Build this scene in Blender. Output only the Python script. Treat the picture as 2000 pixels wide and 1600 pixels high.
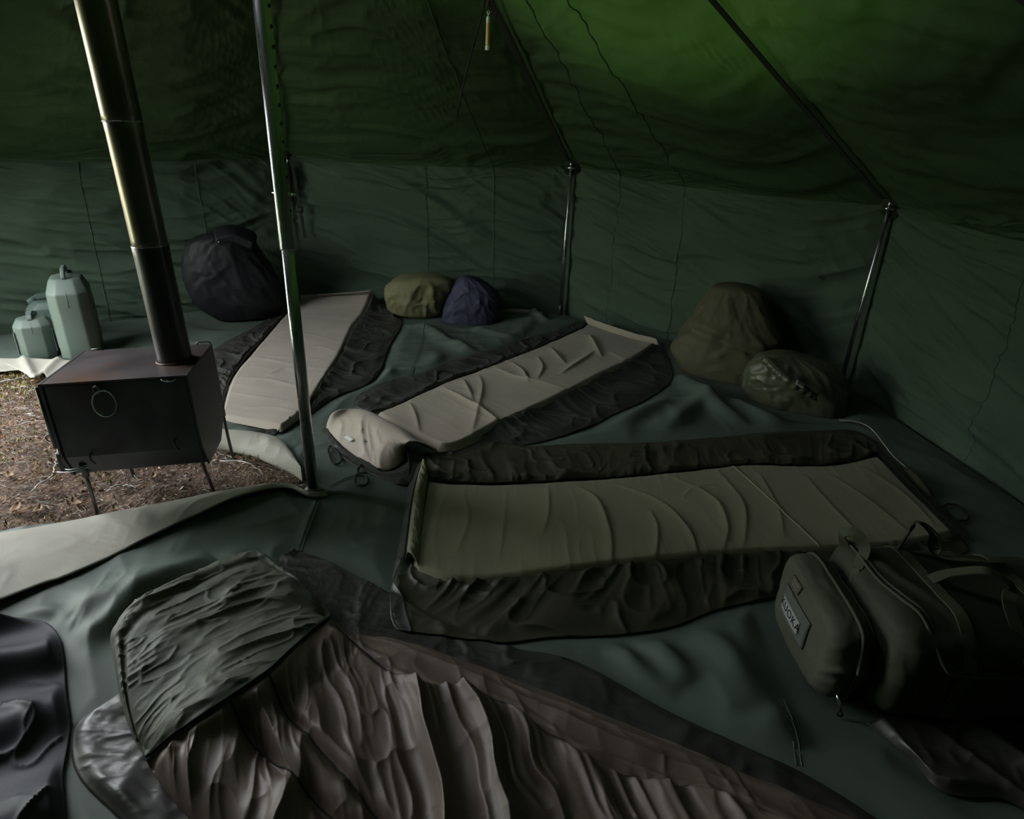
import bpy, bmesh, math, random
import numpy as np
from mathutils import Matrix, Vector

for o in list(bpy.data.objects):
    bpy.data.objects.remove(o, do_unlink=True)
SC = bpy.context.scene
COL = SC.collection

# ------------------------------------------------------------------ camera
EYE = np.array([0.0, 0.0, 1.33])
FPX = 1240.5                                   # focal length in pixels of a 2000 px wide frame
PITCH, ROLL = math.radians(24.76), math.radians(2.60)
_f = np.array([0, math.cos(PITCH), -math.sin(PITCH)])
_r = np.array([1.0, 0, 0]); _u = np.cross(_r, _f)
_c, _s = math.cos(ROLL), math.sin(ROLL)
CR, CU, CF = _c * _r + _s * _u, -_s * _r + _c * _u, _f
cam_data = bpy.data.cameras.new('camera')
cam_data.sensor_width = 36.0
cam_data.lens = FPX / 2000 * 36
cam_data.clip_start = 0.02
cam = bpy.data.objects.new('camera', cam_data)
COL.objects.link(cam)
cam.matrix_world = Matrix(((CR[0], CU[0], -CF[0], EYE[0]), (CR[1], CU[1], -CF[1], EYE[1]),
                           (CR[2], CU[2], -CF[2], EYE[2]), (0, 0, 0, 1)))
SC.camera = cam

# ------------------------------------------------------------------ world, daylight and exposure
world = bpy.data.worlds.new('overcast_sky')
SC.world = world
world.use_nodes = True
bg = world.node_tree.nodes['Background']
bg.inputs['Color'].default_value = (0.93, 0.97, 1.0, 1)
bg.inputs['Strength'].default_value = 1.0
SUN_AZ, SUN_EL = math.radians(30), math.radians(42)
SUN_DIR = np.array([math.cos(SUN_EL) * math.cos(SUN_AZ), math.cos(SUN_EL) * math.sin(SUN_AZ), math.sin(SUN_EL)])
sun_data = bpy.data.lights.new('hazy_sun', 'SUN')
sun_data.energy = 62.0
sun_data.angle = math.radians(4)
sun_data.color = (1.0, .93, .80)
sun = bpy.data.objects.new('hazy_sun', sun_data)
COL.objects.link(sun)
sun.rotation_euler = Vector(-SUN_DIR).to_track_quat('-Z', 'Y').to_euler()
SC.view_settings.view_transform = 'Standard'
SC.view_settings.look = 'None'
SC.view_settings.exposure = 3.82
SC.view_settings.gamma = 1.0
SC.view_settings.use_curve_mapping = False
SC.cycles.use_denoising = True
SC.cycles.max_bounces = 8
SC.cycles.diffuse_bounces = 5
SC.cycles.sample_clamp_indirect = 4.0
SC.cycles.caustics_reflective = False
SC.cycles.caustics_refractive = False


def portal(name, loc, direction, w, h):
    """guides the sky light through an opening of the tent (gives no light of its own)"""
    d = bpy.data.lights.new(name, 'AREA')
    d.shape = 'RECTANGLE'; d.size = w; d.size_y = h
    d.cycles.is_portal = True
    o = bpy.data.objects.new(name, d)
    COL.objects.link(o)
    o.location = loc
    o.rotation_euler = Vector(direction).to_track_quat('-Z', 'Y').to_euler()
    return o


# ------------------------------------------------------------------ numbers of the place
CEN = np.array([-0.741, 2.049])                # foot of the centre pole
APEX_Z = 2.67
RAD = 2.83
POLES = []                                     # the nine corners of the tent, x, y, top height
for i in range(9):
    a = math.radians(108 - 40 * i)
    rr = RAD + (0, 0, 0, .10, .60, .60, .15, 0, 0)[i]     # the front of the tent is pitched further out
    POLES.append([CEN[0] + rr * math.cos(a), CEN[1] + rr * math.sin(a), 1.02])
POLES[0] = [-1.655, 4.665, 1.025]
POLES[1] = [0.325, 4.598, 1.045]
POLES[2] = [1.885, 3.427, 0.995]
POLES = np.array(POLES)


def G(px, py, z=0.0):
    """point of the level z that the survey photograph shows at (px, py)"""
    d = CF + (px - 1000) / FPX * CR - (py - 800) / FPX * CU
    t = (z - EYE[2]) / d[2]
    return EYE + t * d


def GL(pts, z=0.0):
    return np.array([G(p[0], p[1], p[2] if len(p) > 2 else z) for p in pts])


def VP(px, py, base):
    """point on the upright plane through base that faces the viewer"""
    d = CF + (px - 1000) / FPX * CR - (py - 800) / FPX * CU
    n = np.array([base[0], base[1]]); n = n / np.linalg.norm(n)
    t = (n @ np.array(base[:2])) / (n @ d[:2])
    return EYE + t * d


# ------------------------------------------------------------------ noise
def _h(ix, iy, seed):
    n = (ix.astype(np.int64) * 374761393 + iy.astype(np.int64) * 668265263 + seed * 974634777) & 0xffffffff
    n = ((n ^ (n >> 13)) * 1274126177) & 0xffffffff
    n = ((n ^ (n >> 16)) * 2246822519) & 0xffffffff
    return ((n ^ (n >> 15)) & 0xffffff) / float(0xffffff)


def vn(x, y, seed=0):
    x = np.asarray(x, float); y = np.asarray(y, float)
    x, y = np.broadcast_arrays(x, y)
    ix = np.floor(x); iy = np.floor(y)
    fx = x - ix; fy = y - iy
    fx = fx * fx * fx * (fx * (fx * 6 - 15) + 10); fy = fy * fy * fy * (fy * (fy * 6 - 15) + 10)
    a = _h(ix, iy, seed); b = _h(ix + 1, iy, seed); c = _h(ix, iy + 1, seed); d = _h(ix + 1, iy + 1, seed)
    return (a * (1 - fx) + b * fx) * (1 - fy) + (c * (1 - fx) + d * fx) * fy


def fbm(x, y, seed=0, oct=3):
    s = 0; a = 1; t = 0
    for k in range(oct):
        s = s + a * vn(x * 2 ** k + 17.3 * k, y * 2 ** k - 9.1 * k, seed + k); t += a; a *= .5
    return s / t


def ridge(x, y, seed=0, oct=2, sharp=1.0):
    s = 0; a = 1; t = 0
    for k in range(oct):
        n = 1 - np.abs(2 * vn(x * 2 ** k + 5.7 * k, y * 2 ** k + 3.3 * k, seed + 7 * k) - 1)
        s = s + a * n ** (1 + sharp); t += a; a *= .5
    return s / t


def crumple(x, y, scale, seed=0, sharp=1.0):
    """folds of thin cloth: ridged noise on a warped plane"""
    x = x / scale; y = y / scale
    wx = x + 1.3 * (fbm(x * .6, y * .6, seed + 50, 2) - .5); wy = y + 1.3 * (fbm(x * .6 + 31, y * .6, seed + 60, 2) - .5)
    return ridge(wx, wy, seed, 3, sharp)


def crease(x, y, scale, seed=0, k=7.0):
    """thin sharp crease lines on otherwise smooth cloth"""
    x = x / scale; y = y / scale
    wx = x + .9 * (fbm(x * .7, y * .7, seed + 50, 2) - .5); wy = y + .9 * (fbm(x * .7 + 31, y * .7, seed + 60, 2) - .5)
    a = (1 - np.abs(2 * vn(wx, wy, seed) - 1)) ** k
    b_ = (1 - np.abs(2 * vn(wx * 1.9 + 7, wy * 1.9, seed + 3) - 1)) ** k
    m = sstep(.35, .65, fbm(x * .5 + 3, y * .5, seed + 70, 2))
    return a + .5 * b_ * m


def sstep(a, b, x):
    t = np.clip((x - a) / (b - a), 0, 1)
    return t * t * (3 - 2 * t)


# ------------------------------------------------------------------ mesh helpers
def resample(pts, n, smooth=True):
    pts = np.asarray(pts, float)
    if len(pts) == 2:
        t = np.linspace(0, 1, n)[:, None]
        return pts[0] * (1 - t) + pts[1] * t
    if smooth:
        P = np.vstack([2 * pts[0] - pts[1], pts, 2 * pts[-1] - pts[-2]])
        out = []
        for i in range(1, len(P) - 2):
            t = np.linspace(0, 1, 13)[:-1][:, None]
            p0, p1, p2, p3 = P[i - 1], P[i], P[i + 1], P[i + 2]
            out.append(.5 * (2 * p1 + (p2 - p0) * t + (2 * p0 - 5 * p1 + 4 * p2 - p3) * t ** 2 + (3 * p1 - p0 - 3 * p2 + p3) * t ** 3))
        pts = np.vstack(out + [pts[-1:]])
    seg = np.linalg.norm(np.diff(pts, axis=0), axis=1)
    L = np.r_[0, np.cumsum(seg)]
    s = np.linspace(0, L[-1], n)
    return np.stack([np.interp(s, L, pts[:, k]) for k in range(pts.shape[1])], 1)


def ruled(A, B, nu, nv, smooth=True):
    a = resample(A, nu + 1, smooth); b = resample(B, nu + 1, smooth)
    t = np.linspace(0, 1, nv + 1)[:, None, None]
    return a[None] * (1 - t) + b[None] * t            # (nv+1, nu+1, 3)


def coons(S, E, L, R, nu, nv):
    """S: u=0 curve (v along), E: u=1 curve, L: v=0 curve (u along), R: v=1 curve"""
    s = resample(S, nv + 1); e = resample(E, nv + 1); l = resample(L, nu + 1); r = resample(R, nu + 1)
    u = np.linspace(0, 1, nu + 1)[None, :, None]; v = np.linspace(0, 1, nv + 1)[:, None, None]
    return ((1 - u) * s[:, None] + u * e[:, None] + (1 - v) * l[None] + v * r[None]
            - ((1 - u) * (1 - v) * s[0] + u * (1 - v) * e[0] + (1 - u) * v * s[-1] + u * v * e[-1]))


def uvgrid(g):
    nv, nu = g.shape[:2]
    return np.meshgrid(np.linspace(0, 1, nu), np.linspace(0, 1, nv))


def tag(o, label, cat, group=None, kind=None):
    if label: o['label'] = label
    if cat: o['category'] = cat
    if group: o['group'] = group
    if kind: o['kind'] = kind
    return o


def link(name, me, mat, parent=None, smooth=True):
    o = bpy.data.objects.new(name, me)
    COL.objects.link(o)
    if mat is not None: me.materials.append(mat)
    if smooth and len(me.polygons):
        me.polygons.foreach_set('use_smooth', np.ones(len(me.polygons), bool))
    if parent is not None:
        o.parent = parent
        o.matrix_parent_inverse = parent.matrix_basis.inverted()
    return o


def mesh_quads(name, V, Q, mat, parent=None, smooth=True):
    V = np.asarray(V, np.float32); Q = np.asarray(Q, np.int32)
    me = bpy.data.meshes.new(name)
    me.vertices.add(len(V)); me.vertices.foreach_set('co', V.ravel())
    k = Q.shape[1]
    me.loops.add(Q.size); me.loops.foreach_set('vertex_index', Q.ravel())
    me.polygons.add(len(Q)); me.polygons.foreach_set('loop_start', np.arange(len(Q), dtype=np.int32) * k)
    me.update(calc_edges=True); me.validate()
    return link(name, me, mat, parent, smooth)


def grid_quads(nr, nc, close_c=False):
    i = np.arange(nr - 1)[:, None]; j = np.arange(nc if close_c else nc - 1)[None]
    j2 = (j + 1) % nc
    return np.stack([i * nc + j, i * nc + j2, (i + 1) * nc + j2, (i + 1) * nc + j], -1).reshape(-1, 4)


def grid_obj(name, g, mat, parent=None, keep=None, thick=0.0, close_c=False):
    nr, nc = g.shape[:2]
    Q = grid_quads(nr, nc, close_c)
    if keep is not None:
        Q = Q[keep.reshape(-1)]
    o = mesh_quads(name, g.reshape(-1, 3), Q, mat, parent)
    if thick:
        m = o.modifiers.new('thickness', 'SOLIDIFY'); m.thickness = thick; m.offset = 0
    return o


def empty(name, loc=(0, 0, 0)):
    o = bpy.data.objects.new(name, None)
    COL.objects.link(o)
    o.location = loc
    o.empty_display_size = .05
    return o


def frames(pts):
    pts = np.asarray(pts, float)
    T = np.gradient(pts, axis=0); T /= np.linalg.norm(T, axis=1)[:, None] + 1e-12
    n0 = np.array([0, 0, 1.0]) if abs(T[0][2]) < .9 else np.array([1.0, 0, 0])
    N = []
    for t in T:
        n0 = n0 - t * (n0 @ t); n0 = n0 / (np.linalg.norm(n0) + 1e-12); N.append(n0)
    N = np.array(N)
    return T, N, np.cross(T, N)


def tube_geo(pts, r, n=12, caps=True):
    pts = np.asarray(pts, float); T, N, B = frames(pts)
    r = np.broadcast_to(np.asarray(r, float), (len(pts),))
    a = np.linspace(0, 2 * np.pi, n, endpoint=False)
    V = pts[:, None] + r[:, None, None] * (np.cos(a)[None, :, None] * N[:, None] + np.sin(a)[None, :, None] * B[:, None])
    V = V.reshape(-1, 3).tolist()
    F = grid_quads(len(pts), n, True).tolist()
    if caps:
        F.append(list(range(n))[::-1]); F.append([(len(pts) - 1) * n + k for k in range(n)])
    return V, F


def band_geo(pts, w, t, up=None):
    """flat webbing: width w along the side vector, thickness t"""
    pts = np.asarray(pts, float); T, N, B = frames(pts)
    if isinstance(up, str):                          # outwards from the long axis of the duffel
        up = np.stack([0 * pts[:, 0], pts[:, 1] - 1.30, np.maximum(pts[:, 2] - .10, .02)], 1)
    if up is not None:
        up = np.broadcast_to(np.asarray(up, float), pts.shape)
        B = np.cross(T, up) if True else B; B /= np.linalg.norm(B, axis=1)[:, None] + 1e-12
        N = np.cross(B, T)
    c = [(-w / 2, -t / 2), (w / 2, -t / 2), (w / 2, t / 2), (-w / 2, t / 2)]
    V = np.stack([pts + a * B + b * N for a, b in c], 1).reshape(-1, 3).tolist()
    F = grid_quads(len(pts), 4, True).tolist()
    F.append([3, 2, 1, 0]); k = (len(pts) - 1) * 4; F.append([k, k + 1, k + 2, k + 3])
    return V, F


def join_geo(parts):
    V, F = [], []
    for v, f in parts:
        o = len(V); V += [list(p) for p in v]; F += [[i + o for i in q] for q in f]
    return V, F


def geo_obj(name, geo, mat, parent=None, smooth=True, auto=None):
    me = bpy.data.meshes.new(name)
    me.from_pydata(geo[0], [], geo[1]); me.update()
    if name in ('carry_handle', 'grab_loop', 'webbing_band', 'compression_strap', 'strap', 'webbing', 'hem', 'ridge_strap'): smooth = False
    o = link(name, me, mat, parent, smooth)
    return o


def tube(name, pts, r, mat, parent=None, n=12):
    return geo_obj(name, tube_geo(pts, r, n), mat, parent)


def lathe_geo(prof, n=24, center=(0, 0, 0), axis=(0, 0, 1)):
    axis = np.array(axis, float); axis /= np.linalg.norm(axis)
    x = np.cross(axis, [0, 1, 0] if abs(axis[1]) < .9 else [1, 0, 0]); x /= np.linalg.norm(x); y = np.cross(axis, x)
    a = np.linspace(0, 2 * np.pi, n, endpoint=False)
    V = []
    for r, z in prof:
        V += (np.array(center) + axis * z + r * (np.cos(a)[:, None] * x + np.sin(a)[:, None] * y)).tolist()
    F = grid_quads(len(prof), n, True).tolist()
    F.append(list(range(n))[::-1]); F.append([(len(prof) - 1) * n + k for k in range(n)])
    return V, F


def box_geo(lo, hi, M=None, o=(0, 0, 0)):
    V = [(x, y, z) for z in (lo[2], hi[2]) for y in (lo[1], hi[1]) for x in (lo[0], hi[0])]
    F = [[0, 2, 3, 1], [4, 5, 7, 6], [0, 1, 5, 4], [2, 6, 7, 3], [0, 4, 6, 2], [1, 3, 7, 5]]
    if M is not None:
        V = [tuple(np.array(o) + M @ np.array(v)) for v in V]
    return V, F


def bevel(o, w, seg=2):
    m = o.modifiers.new('bevel', 'BEVEL'); m.width = w; m.segments = seg; m.limit_method = 'ANGLE'
    return o


def polydist(x, y, poly):
    """signed distance to a closed polygon, negative inside"""
    poly = np.asarray(poly)[:, :2]
    d = np.full(x.shape, 1e9); ins = np.zeros(x.shape, bool)
    n = len(poly)
    for i in range(n):
        a, b = poly[i], poly[(i + 1) % n]
        e = b - a
        t = np.clip(((x - a[0]) * e[0] + (y - a[1]) * e[1]) / (e @ e + 1e-12), 0, 1)
        d = np.minimum(d, (x - a[0] - t * e[0]) ** 2 + (y - a[1] - t * e[1]) ** 2)
        c = ((a[1] > y) != (b[1] > y)) & (x < (b[0] - a[0]) * (y - a[1]) / (b[1] - a[1] + 1e-12) + a[0])
        ins ^= c
    d = np.sqrt(d)
    return np.where(ins, -d, d)


def linedist(x, y, pts):
    """distance to a polyline and the position 0..1 along it"""
    pts = np.asarray(pts)[:, :2]
    d = np.full(x.shape, 1e9); s = np.zeros(x.shape); side = np.zeros(x.shape)
    n = len(pts) - 1
    for i in range(n):
        a, b = pts[i], pts[i + 1]; e = b - a
        t = np.clip(((x - a[0]) * e[0] + (y - a[1]) * e[1]) / (e @ e + 1e-12), 0, 1)
        q = np.hypot(x - a[0] - t * e[0], y - a[1] - t * e[1])
        m = q < d
        d = np.where(m, q, d); s = np.where(m, (i + t) / n, s)
        side = np.where(m, np.sign((x - a[0]) * e[1] - (y - a[1]) * e[0]), side)
    return d, s, side


# ------------------------------------------------------------------ materials
def new_mat(name):
    m = bpy.data.materials.new(name); m.use_nodes = True
    nt = m.node_tree
    return m, nt, nt.nodes['Principled BSDF']


def cloth(name, col, rough=.85, var=.18, scale=6.0, bump=.25, bscale=90.0, sheen=0.0, spec=.3, stretch=(1, 1, 1), dirt=None, bdist=.002):
    m, nt, b = new_mat(name)
    N, L = nt.nodes, nt.links
    tc = N.new('ShaderNodeTexCoord'); mp = N.new('ShaderNodeMapping'); mp.inputs['Scale'].default_value = stretch
    L.new(tc.outputs['Object'], mp.inputs['Vector'])
    n1 = N.new('ShaderNodeTexNoise'); n1.inputs['Scale'].default_value = scale; n1.inputs['Detail'].default_value = 5
    L.new(mp.outputs['Vector'], n1.inputs['Vector'])
    r = N.new('ShaderNodeValToRGB')
    c = np.array(col)
    r.color_ramp.elements[0].position = .3; r.color_ramp.elements[1].position = .7
    r.color_ramp.elements[0].color = (*(c * (1 - var)), 1); r.color_ramp.elements[1].color = (*(c * (1 + var)), 1)
    L.new(n1.outputs['Fac'], r.inputs['Fac'])
    out = r.outputs['Color']
    if dirt:
        n3 = N.new('ShaderNodeTexNoise'); n3.inputs['Scale'].default_value = dirt[1]; n3.inputs['Detail'].default_value = 6
        L.new(tc.outputs['Object'], n3.inputs['Vector'])
        r3 = N.new('ShaderNodeValToRGB'); r3.color_ramp.elements[0].position = dirt[2]; r3.color_ramp.elements[1].position = dirt[2] + .08
        L.new(n3.outputs['Fac'], r3.inputs['Fac'])
        mx = N.new('ShaderNodeMixRGB'); mx.inputs['Color2'].default_value = (*dirt[0], 1)
        L.new(out, mx.inputs['Color1']); L.new(r3.outputs['Color'], mx.inputs['Fac'])
        out = mx.outputs['Color']
    L.new(out, b.inputs['Base Color'])
    b.inputs['Roughness'].default_value = rough
    b.inputs['Specular IOR Level'].default_value = spec
    if sheen:
        b.inputs['Sheen Weight'].default_value = sheen
    n2 = N.new('ShaderNodeTexNoise'); n2.inputs['Scale'].default_value = bscale; n2.inputs['Detail'].default_value = 4
    L.new(mp.outputs['Vector'], n2.inputs['Vector'])
    bp = N.new('ShaderNodeBump'); bp.inputs['Strength'].default_value = bump; bp.inputs['Distance'].default_value = bdist
    L.new(n2.outputs['Fac'], bp.inputs['Height']); L.new(bp.outputs['Normal'], b.inputs['Normal'])
    return m


def metal(name, col, rough=.35, metallic=1.0, var=.2, scale=12.0, rust=None, stretch=(1, 1, 1), bump=.1):
    m, nt, b = new_mat(name)
    N, L = nt.nodes, nt.links
    tc = N.new('ShaderNodeTexCoord'); mp = N.new('ShaderNodeMapping'); mp.inputs['Scale'].default_value = stretch
    L.new(tc.outputs['Object'], mp.inputs['Vector'])
    n1 = N.new('ShaderNodeTexNoise'); n1.inputs['Scale'].default_value = scale; n1.inputs['Detail'].default_value = 7
    L.new(mp.outputs['Vector'], n1.inputs['Vector'])
    r = N.new('ShaderNodeValToRGB'); c = np.array(col)
    r.color_ramp.elements[0].position = .3; r.color_ramp.elements[1].position = .7
    r.color_ramp.elements[0].color = (*(c * (1 - var)), 1); r.color_ramp.elements[1].color = (*(c * (1 + var)), 1)
    L.new(n1.outputs['Fac'], r.inputs['Fac'])
    out = r.outputs['Color']
    if rust:
        n3 = N.new('ShaderNodeTexNoise'); n3.inputs['Scale'].default_value = rust[1]; n3.inputs['Detail'].default_value = 8
        L.new(tc.outputs['Object'], n3.inputs['Vector'])
        r3 = N.new('ShaderNodeValToRGB'); r3.color_ramp.elements[0].position = rust[2]; r3.color_ramp.elements[1].position = rust[2] + .22
        L.new(n3.outputs['Fac'], r3.inputs['Fac'])
        mx = N.new('ShaderNodeMixRGB'); mx.inputs['Color2'].default_value = (*rust[0], 1)
        L.new(out, mx.inputs['Color1']); L.new(r3.outputs['Color'], mx.inputs['Fac'])
        out = mx.outputs['Color']
    L.new(out, b.inputs['Base Color'])
    b.inputs['Metallic'].default_value = metallic
    rr = N.new('ShaderNodeMapRange'); rr.inputs['To Min'].default_value = max(.02, rough - .12); rr.inputs['To Max'].default_value = min(1, rough + .15)
    L.new(n1.outputs['Fac'], rr.inputs['Value']); L.new(rr.outputs['Result'], b.inputs['Roughness'])
    bp = N.new('ShaderNodeBump'); bp.inputs['Strength'].default_value = bump; bp.inputs['Distance'].default_value = .001
    L.new(n1.outputs['Fac'], bp.inputs['Height']); L.new(bp.outputs['Normal'], b.inputs['Normal'])
    return m


def canvas_mat(name, col, trans_col, trans=.1, var=.12):
    m = cloth(name, col, rough=.8, var=var, scale=2.2, bump=.35, bscale=60, stretch=(1, 1, 2.5), spec=.25, bdist=.004)
    nt = m.node_tree; N, L = nt.nodes, nt.links
    b = N['Principled BSDF']; out = N['Material Output']
    t = N.new('ShaderNodeBsdfTranslucent'); t.inputs['Color'].default_value = (*trans_col, 1)
    mx = N.new('ShaderNodeMixShader'); mx.inputs['Fac'].default_value = trans
    L.new(b.outputs['BSDF'], mx.inputs[1]); L.new(t.outputs['BSDF'], mx.inputs[2]); L.new(mx.outputs['Shader'], out.inputs['Surface'])
    return m


def attr_mat(name, rough=.9):
    """colour from the per-piece attribute (leaves, needles, moss of different kinds)"""
    m, nt, b = new_mat(name)
    a = nt.nodes.new('ShaderNodeAttribute'); a.attribute_name = 'tint'
    nt.links.new(a.outputs['Color'], b.inputs['Base Color'])
    b.inputs['Roughness'].default_value = rough
    return m


M = {}
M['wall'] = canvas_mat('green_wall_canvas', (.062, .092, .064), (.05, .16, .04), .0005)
M['roof'] = canvas_mat('shaded_green_roof_canvas', (.036, .066, .034), (.07, .20, .03), .0008)  # same cloth as the walls, colour darkened for the shade under the roof
M['strap'] = cloth('dark_strap', (.020, .026, .018), .8)
M['seam'] = cloth('canvas_seam', (.05, .066, .048), .85)
M['tarp'] = cloth('rubberised_groundsheet', (.092, .118, .100), rough=.62, var=.14, scale=3, bump=.22, bscale=140, spec=.45, bdist=.001,
                  dirt=((.16, .15, .12), 26, .70))
M['tarp_under'] = cloth('groundsheet_underside', (.35, .33, .285), rough=.7, var=.18, scale=5, bump=.25, bscale=120, spec=.3, dirt=((.13, .085, .05), 5, .66))
M['tan'] = cloth('tan_mat_cover', (.30, .258, .208), rough=.75, var=.08, scale=5, bump=.25, bscale=160, sheen=.15)
M['tan_olive'] = cloth('tan_olive_mat_cover', (.225, .205, .135), rough=.75, var=.08, scale=5, bump=.25, bscale=160, sheen=.15)
M['tan_light'] = cloth('pale_tan_mat_cover', (.355, .305, .262), rough=.75, var=.08, scale=5, bump=.25, bscale=160, sheen=.15)
M['skirt'] = cloth('dark_nylon_skirt', (.042, .040, .037), rough=.42, var=.2, scale=7, bump=.3, bscale=60, spec=.45)
M['skirt_olive'] = cloth('dark_olive_nylon_skirt', (.044, .041, .027), rough=.50, var=.2, scale=7, bump=.3, bscale=60, spec=.38)
M['skirt_navy'] = cloth('dark_navy_nylon', (.050, .050, .062), rough=.58, var=.2, scale=7, bump=.3, bscale=60, spec=.3)
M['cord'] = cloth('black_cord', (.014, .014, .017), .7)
M['label'] = cloth('white_care_label', (.70, .70, .72), .8, var=.05)
M['bag_shell'] = cloth('brown_sleeping_bag_shell', (.138, .104, .086), rough=.52, var=.1, scale=5, bump=.35, bscale=55, spec=.4, bdist=.003)
M['bag_hood'] = cloth('olive_sleeping_bag_hood', (.082, .088, .066), rough=.62, var=.12, scale=6, bump=.5, bscale=45, spec=.35, bdist=.004)
M['olive'] = cloth('olive_sack', (.080, .074, .044), rough=.7, var=.15, scale=6, bump=.35, bscale=70)
M['olive_lt'] = cloth('light_olive_sack', (.165, .155, .085), rough=.72, var=.15, scale=6, bump=.35, bscale=70)
M['olive_roll'] = cloth('olive_coated_roll_bag', (.070, .072, .044), rough=.45, var=.15, scale=6, bump=.35, bscale=70, spec=.5)
M['navy'] = cloth('navy_sack', (.040, .040, .075), rough=.65, var=.15, scale=6, bump=.35, bscale=70)
M['black'] = cloth('black_sack', (.012, .013, .016), rough=.6, var=.15, scale=6, bump=.35, bscale=70)
M['duffel'] = cloth('dark_olive_cordura', (.055, .060, .040), rough=.72, var=.12, scale=5, bump=.35, bscale=220, bdist=.0015)
M['duffel_end'] = cloth('olive_cordura_pocket', (.085, .088, .062), rough=.72, var=.12, scale=5, bump=.35, bscale=220, bdist=.0015)
M['webbing'] = cloth('olive_webbing', (.085, .088, .055), rough=.75, bump=.5, bscale=300)
M['velcro'] = cloth('grey_loop_panel', (.105, .115, .100), rough=.95, bump=.6, bscale=320)
M['name_tape'] = cloth('grey_name_tape', (.32, .34, .34), .85, var=.05)
M['ink'] = cloth('black_ink', (.02, .02, .022), .8, var=.02)
M['tag_brown'] = cloth('brown_woven_tag', (.10, .085, .065), .85)
M['tag_print'] = cloth('pale_tag_print', (.34, .29, .27), .85)
M['plastic_dark'] = metal('black_plastic', (.025, .025, .027), .4, 0.0)
M['plastic_clear'] = metal('grey_clear_buckle', (.34, .34, .33), .2, 0.0)
M['steel'] = metal('galvanised_steel', (.52, .54, .56), .27, 1.0, var=.12, scale=30, stretch=(1, 1, .15))
M['steel_dark'] = metal('dull_dark_steel', (.16, .16, .16), .45, 1.0)
M['chrome'] = metal('bright_steel_cap', (.78, .76, .78), .16, 1.0, var=.05)
M['hole'] = metal('hole_inside', (.01, .01, .01), .9, 0.0)
M['stove'] = metal('soot_black_stove_steel', (.085, .085, .092), .48, .55, var=.35, scale=8, rust=((.075, .040, .038), 4.5, .52), bump=.25)
M['stove_top'] = metal('rusty_stove_top', (.10, .082, .085), .5, .6, var=.35, scale=7, rust=((.16, .085, .055), 5, .46), bump=.25)
M['pipe'] = metal('heat_tinted_flue_steel', (.20, .17, .145), .30, 1.0, var=.3, scale=5, rust=((.20, .115, .06), 3.2, .52), stretch=(1, 1, .5), bump=.06)
M['pipe_low'] = metal('sooty_flue_steel', (.10, .095, .105), .36, 1.0, var=.3, scale=7, rust=((.12, .075, .05), 4, .56), stretch=(1, 1, .5), bump=.06)
M['jerry'] = metal('grey_green_plastic_can', (.125, .160, .140), .5, 0.0, var=.08, scale=6, bump=.15)
M['jerry_dark'] = metal('dark_green_plastic_can', (.075, .11, .10), .5, 0.0, var=.1, scale=6, bump=.15)
M['glow'] = metal('amber_light_stick_tube', (.62, .43, .17), .35, 0.0, var=.05)
M['white_plastic'] = metal('white_plastic', (.75, .74, .70), .4, 0.0, var=.04)
M['brown_tab'] = cloth('brown_leather_tab', (.040, .026, .018), .7)
M['litter'] = attr_mat('forest_litter')
M['twig'] = cloth('grey_dead_wood', (.50, .46, .44), .8, var=.3, scale=30)
M['leaf'] = cloth('dry_brown_leaf', (.34, .225, .14), .7, var=.3, scale=30)

# soil: procedural browns
m, nt, b = new_mat('peaty_soil')
N, L = nt.nodes, nt.links
tc = N.new('ShaderNodeTexCoord')
n1 = N.new('ShaderNodeTexNoise'); n1.inputs['Scale'].default_value = 22; n1.inputs['Detail'].default_value = 9; n1.inputs['Roughness'].default_value = .7
L.new(tc.outputs['Object'], n1.inputs['Vector'])
r = N.new('ShaderNodeValToRGB'); e = r.color_ramp.elements
e[0].position = .28; e[0].color = (.022, .014, .010, 1); e[1].position = .72; e[1].color = (.27, .185, .13, 1)
k = e.new(.5); k.color = (.12, .075, .052, 1)
L.new(n1.outputs['Fac'], r.inputs['Fac']); L.new(r.outputs['Color'], b.inputs['Base Color'])
b.inputs['Roughness'].default_value = .95
n2 = N.new('ShaderNodeTexNoise'); n2.inputs['Scale'].default_value = 70; n2.inputs['Detail'].default_value = 8
L.new(tc.outputs['Object'], n2.inputs['Vector'])
bp = N.new('ShaderNodeBump'); bp.inputs['Strength'].default_value = .9; bp.inputs['Distance'].default_value = .02
L.new(n2.outputs['Fac'], bp.inputs['Height']); L.new(bp.outputs['Normal'], b.inputs['Normal'])
M['soil'] = m

# ================================================================== THE TENT
DOOR_EDGE = 7                                    # the panel whose flap is tied open
D0, D1, D_TOP = .04, .66, 1.54                   # the doorway along that panel and how far it reaches up the roof
SMOKE_XY = np.array([-1.20, 2.06])               # where the stove pipe leaves through the roof
PANEL_NAMES = ['back', 'back_right', 'right', 'front_right', 'front', 'front_left', 'left', 'far_left', 'back_left']


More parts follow.
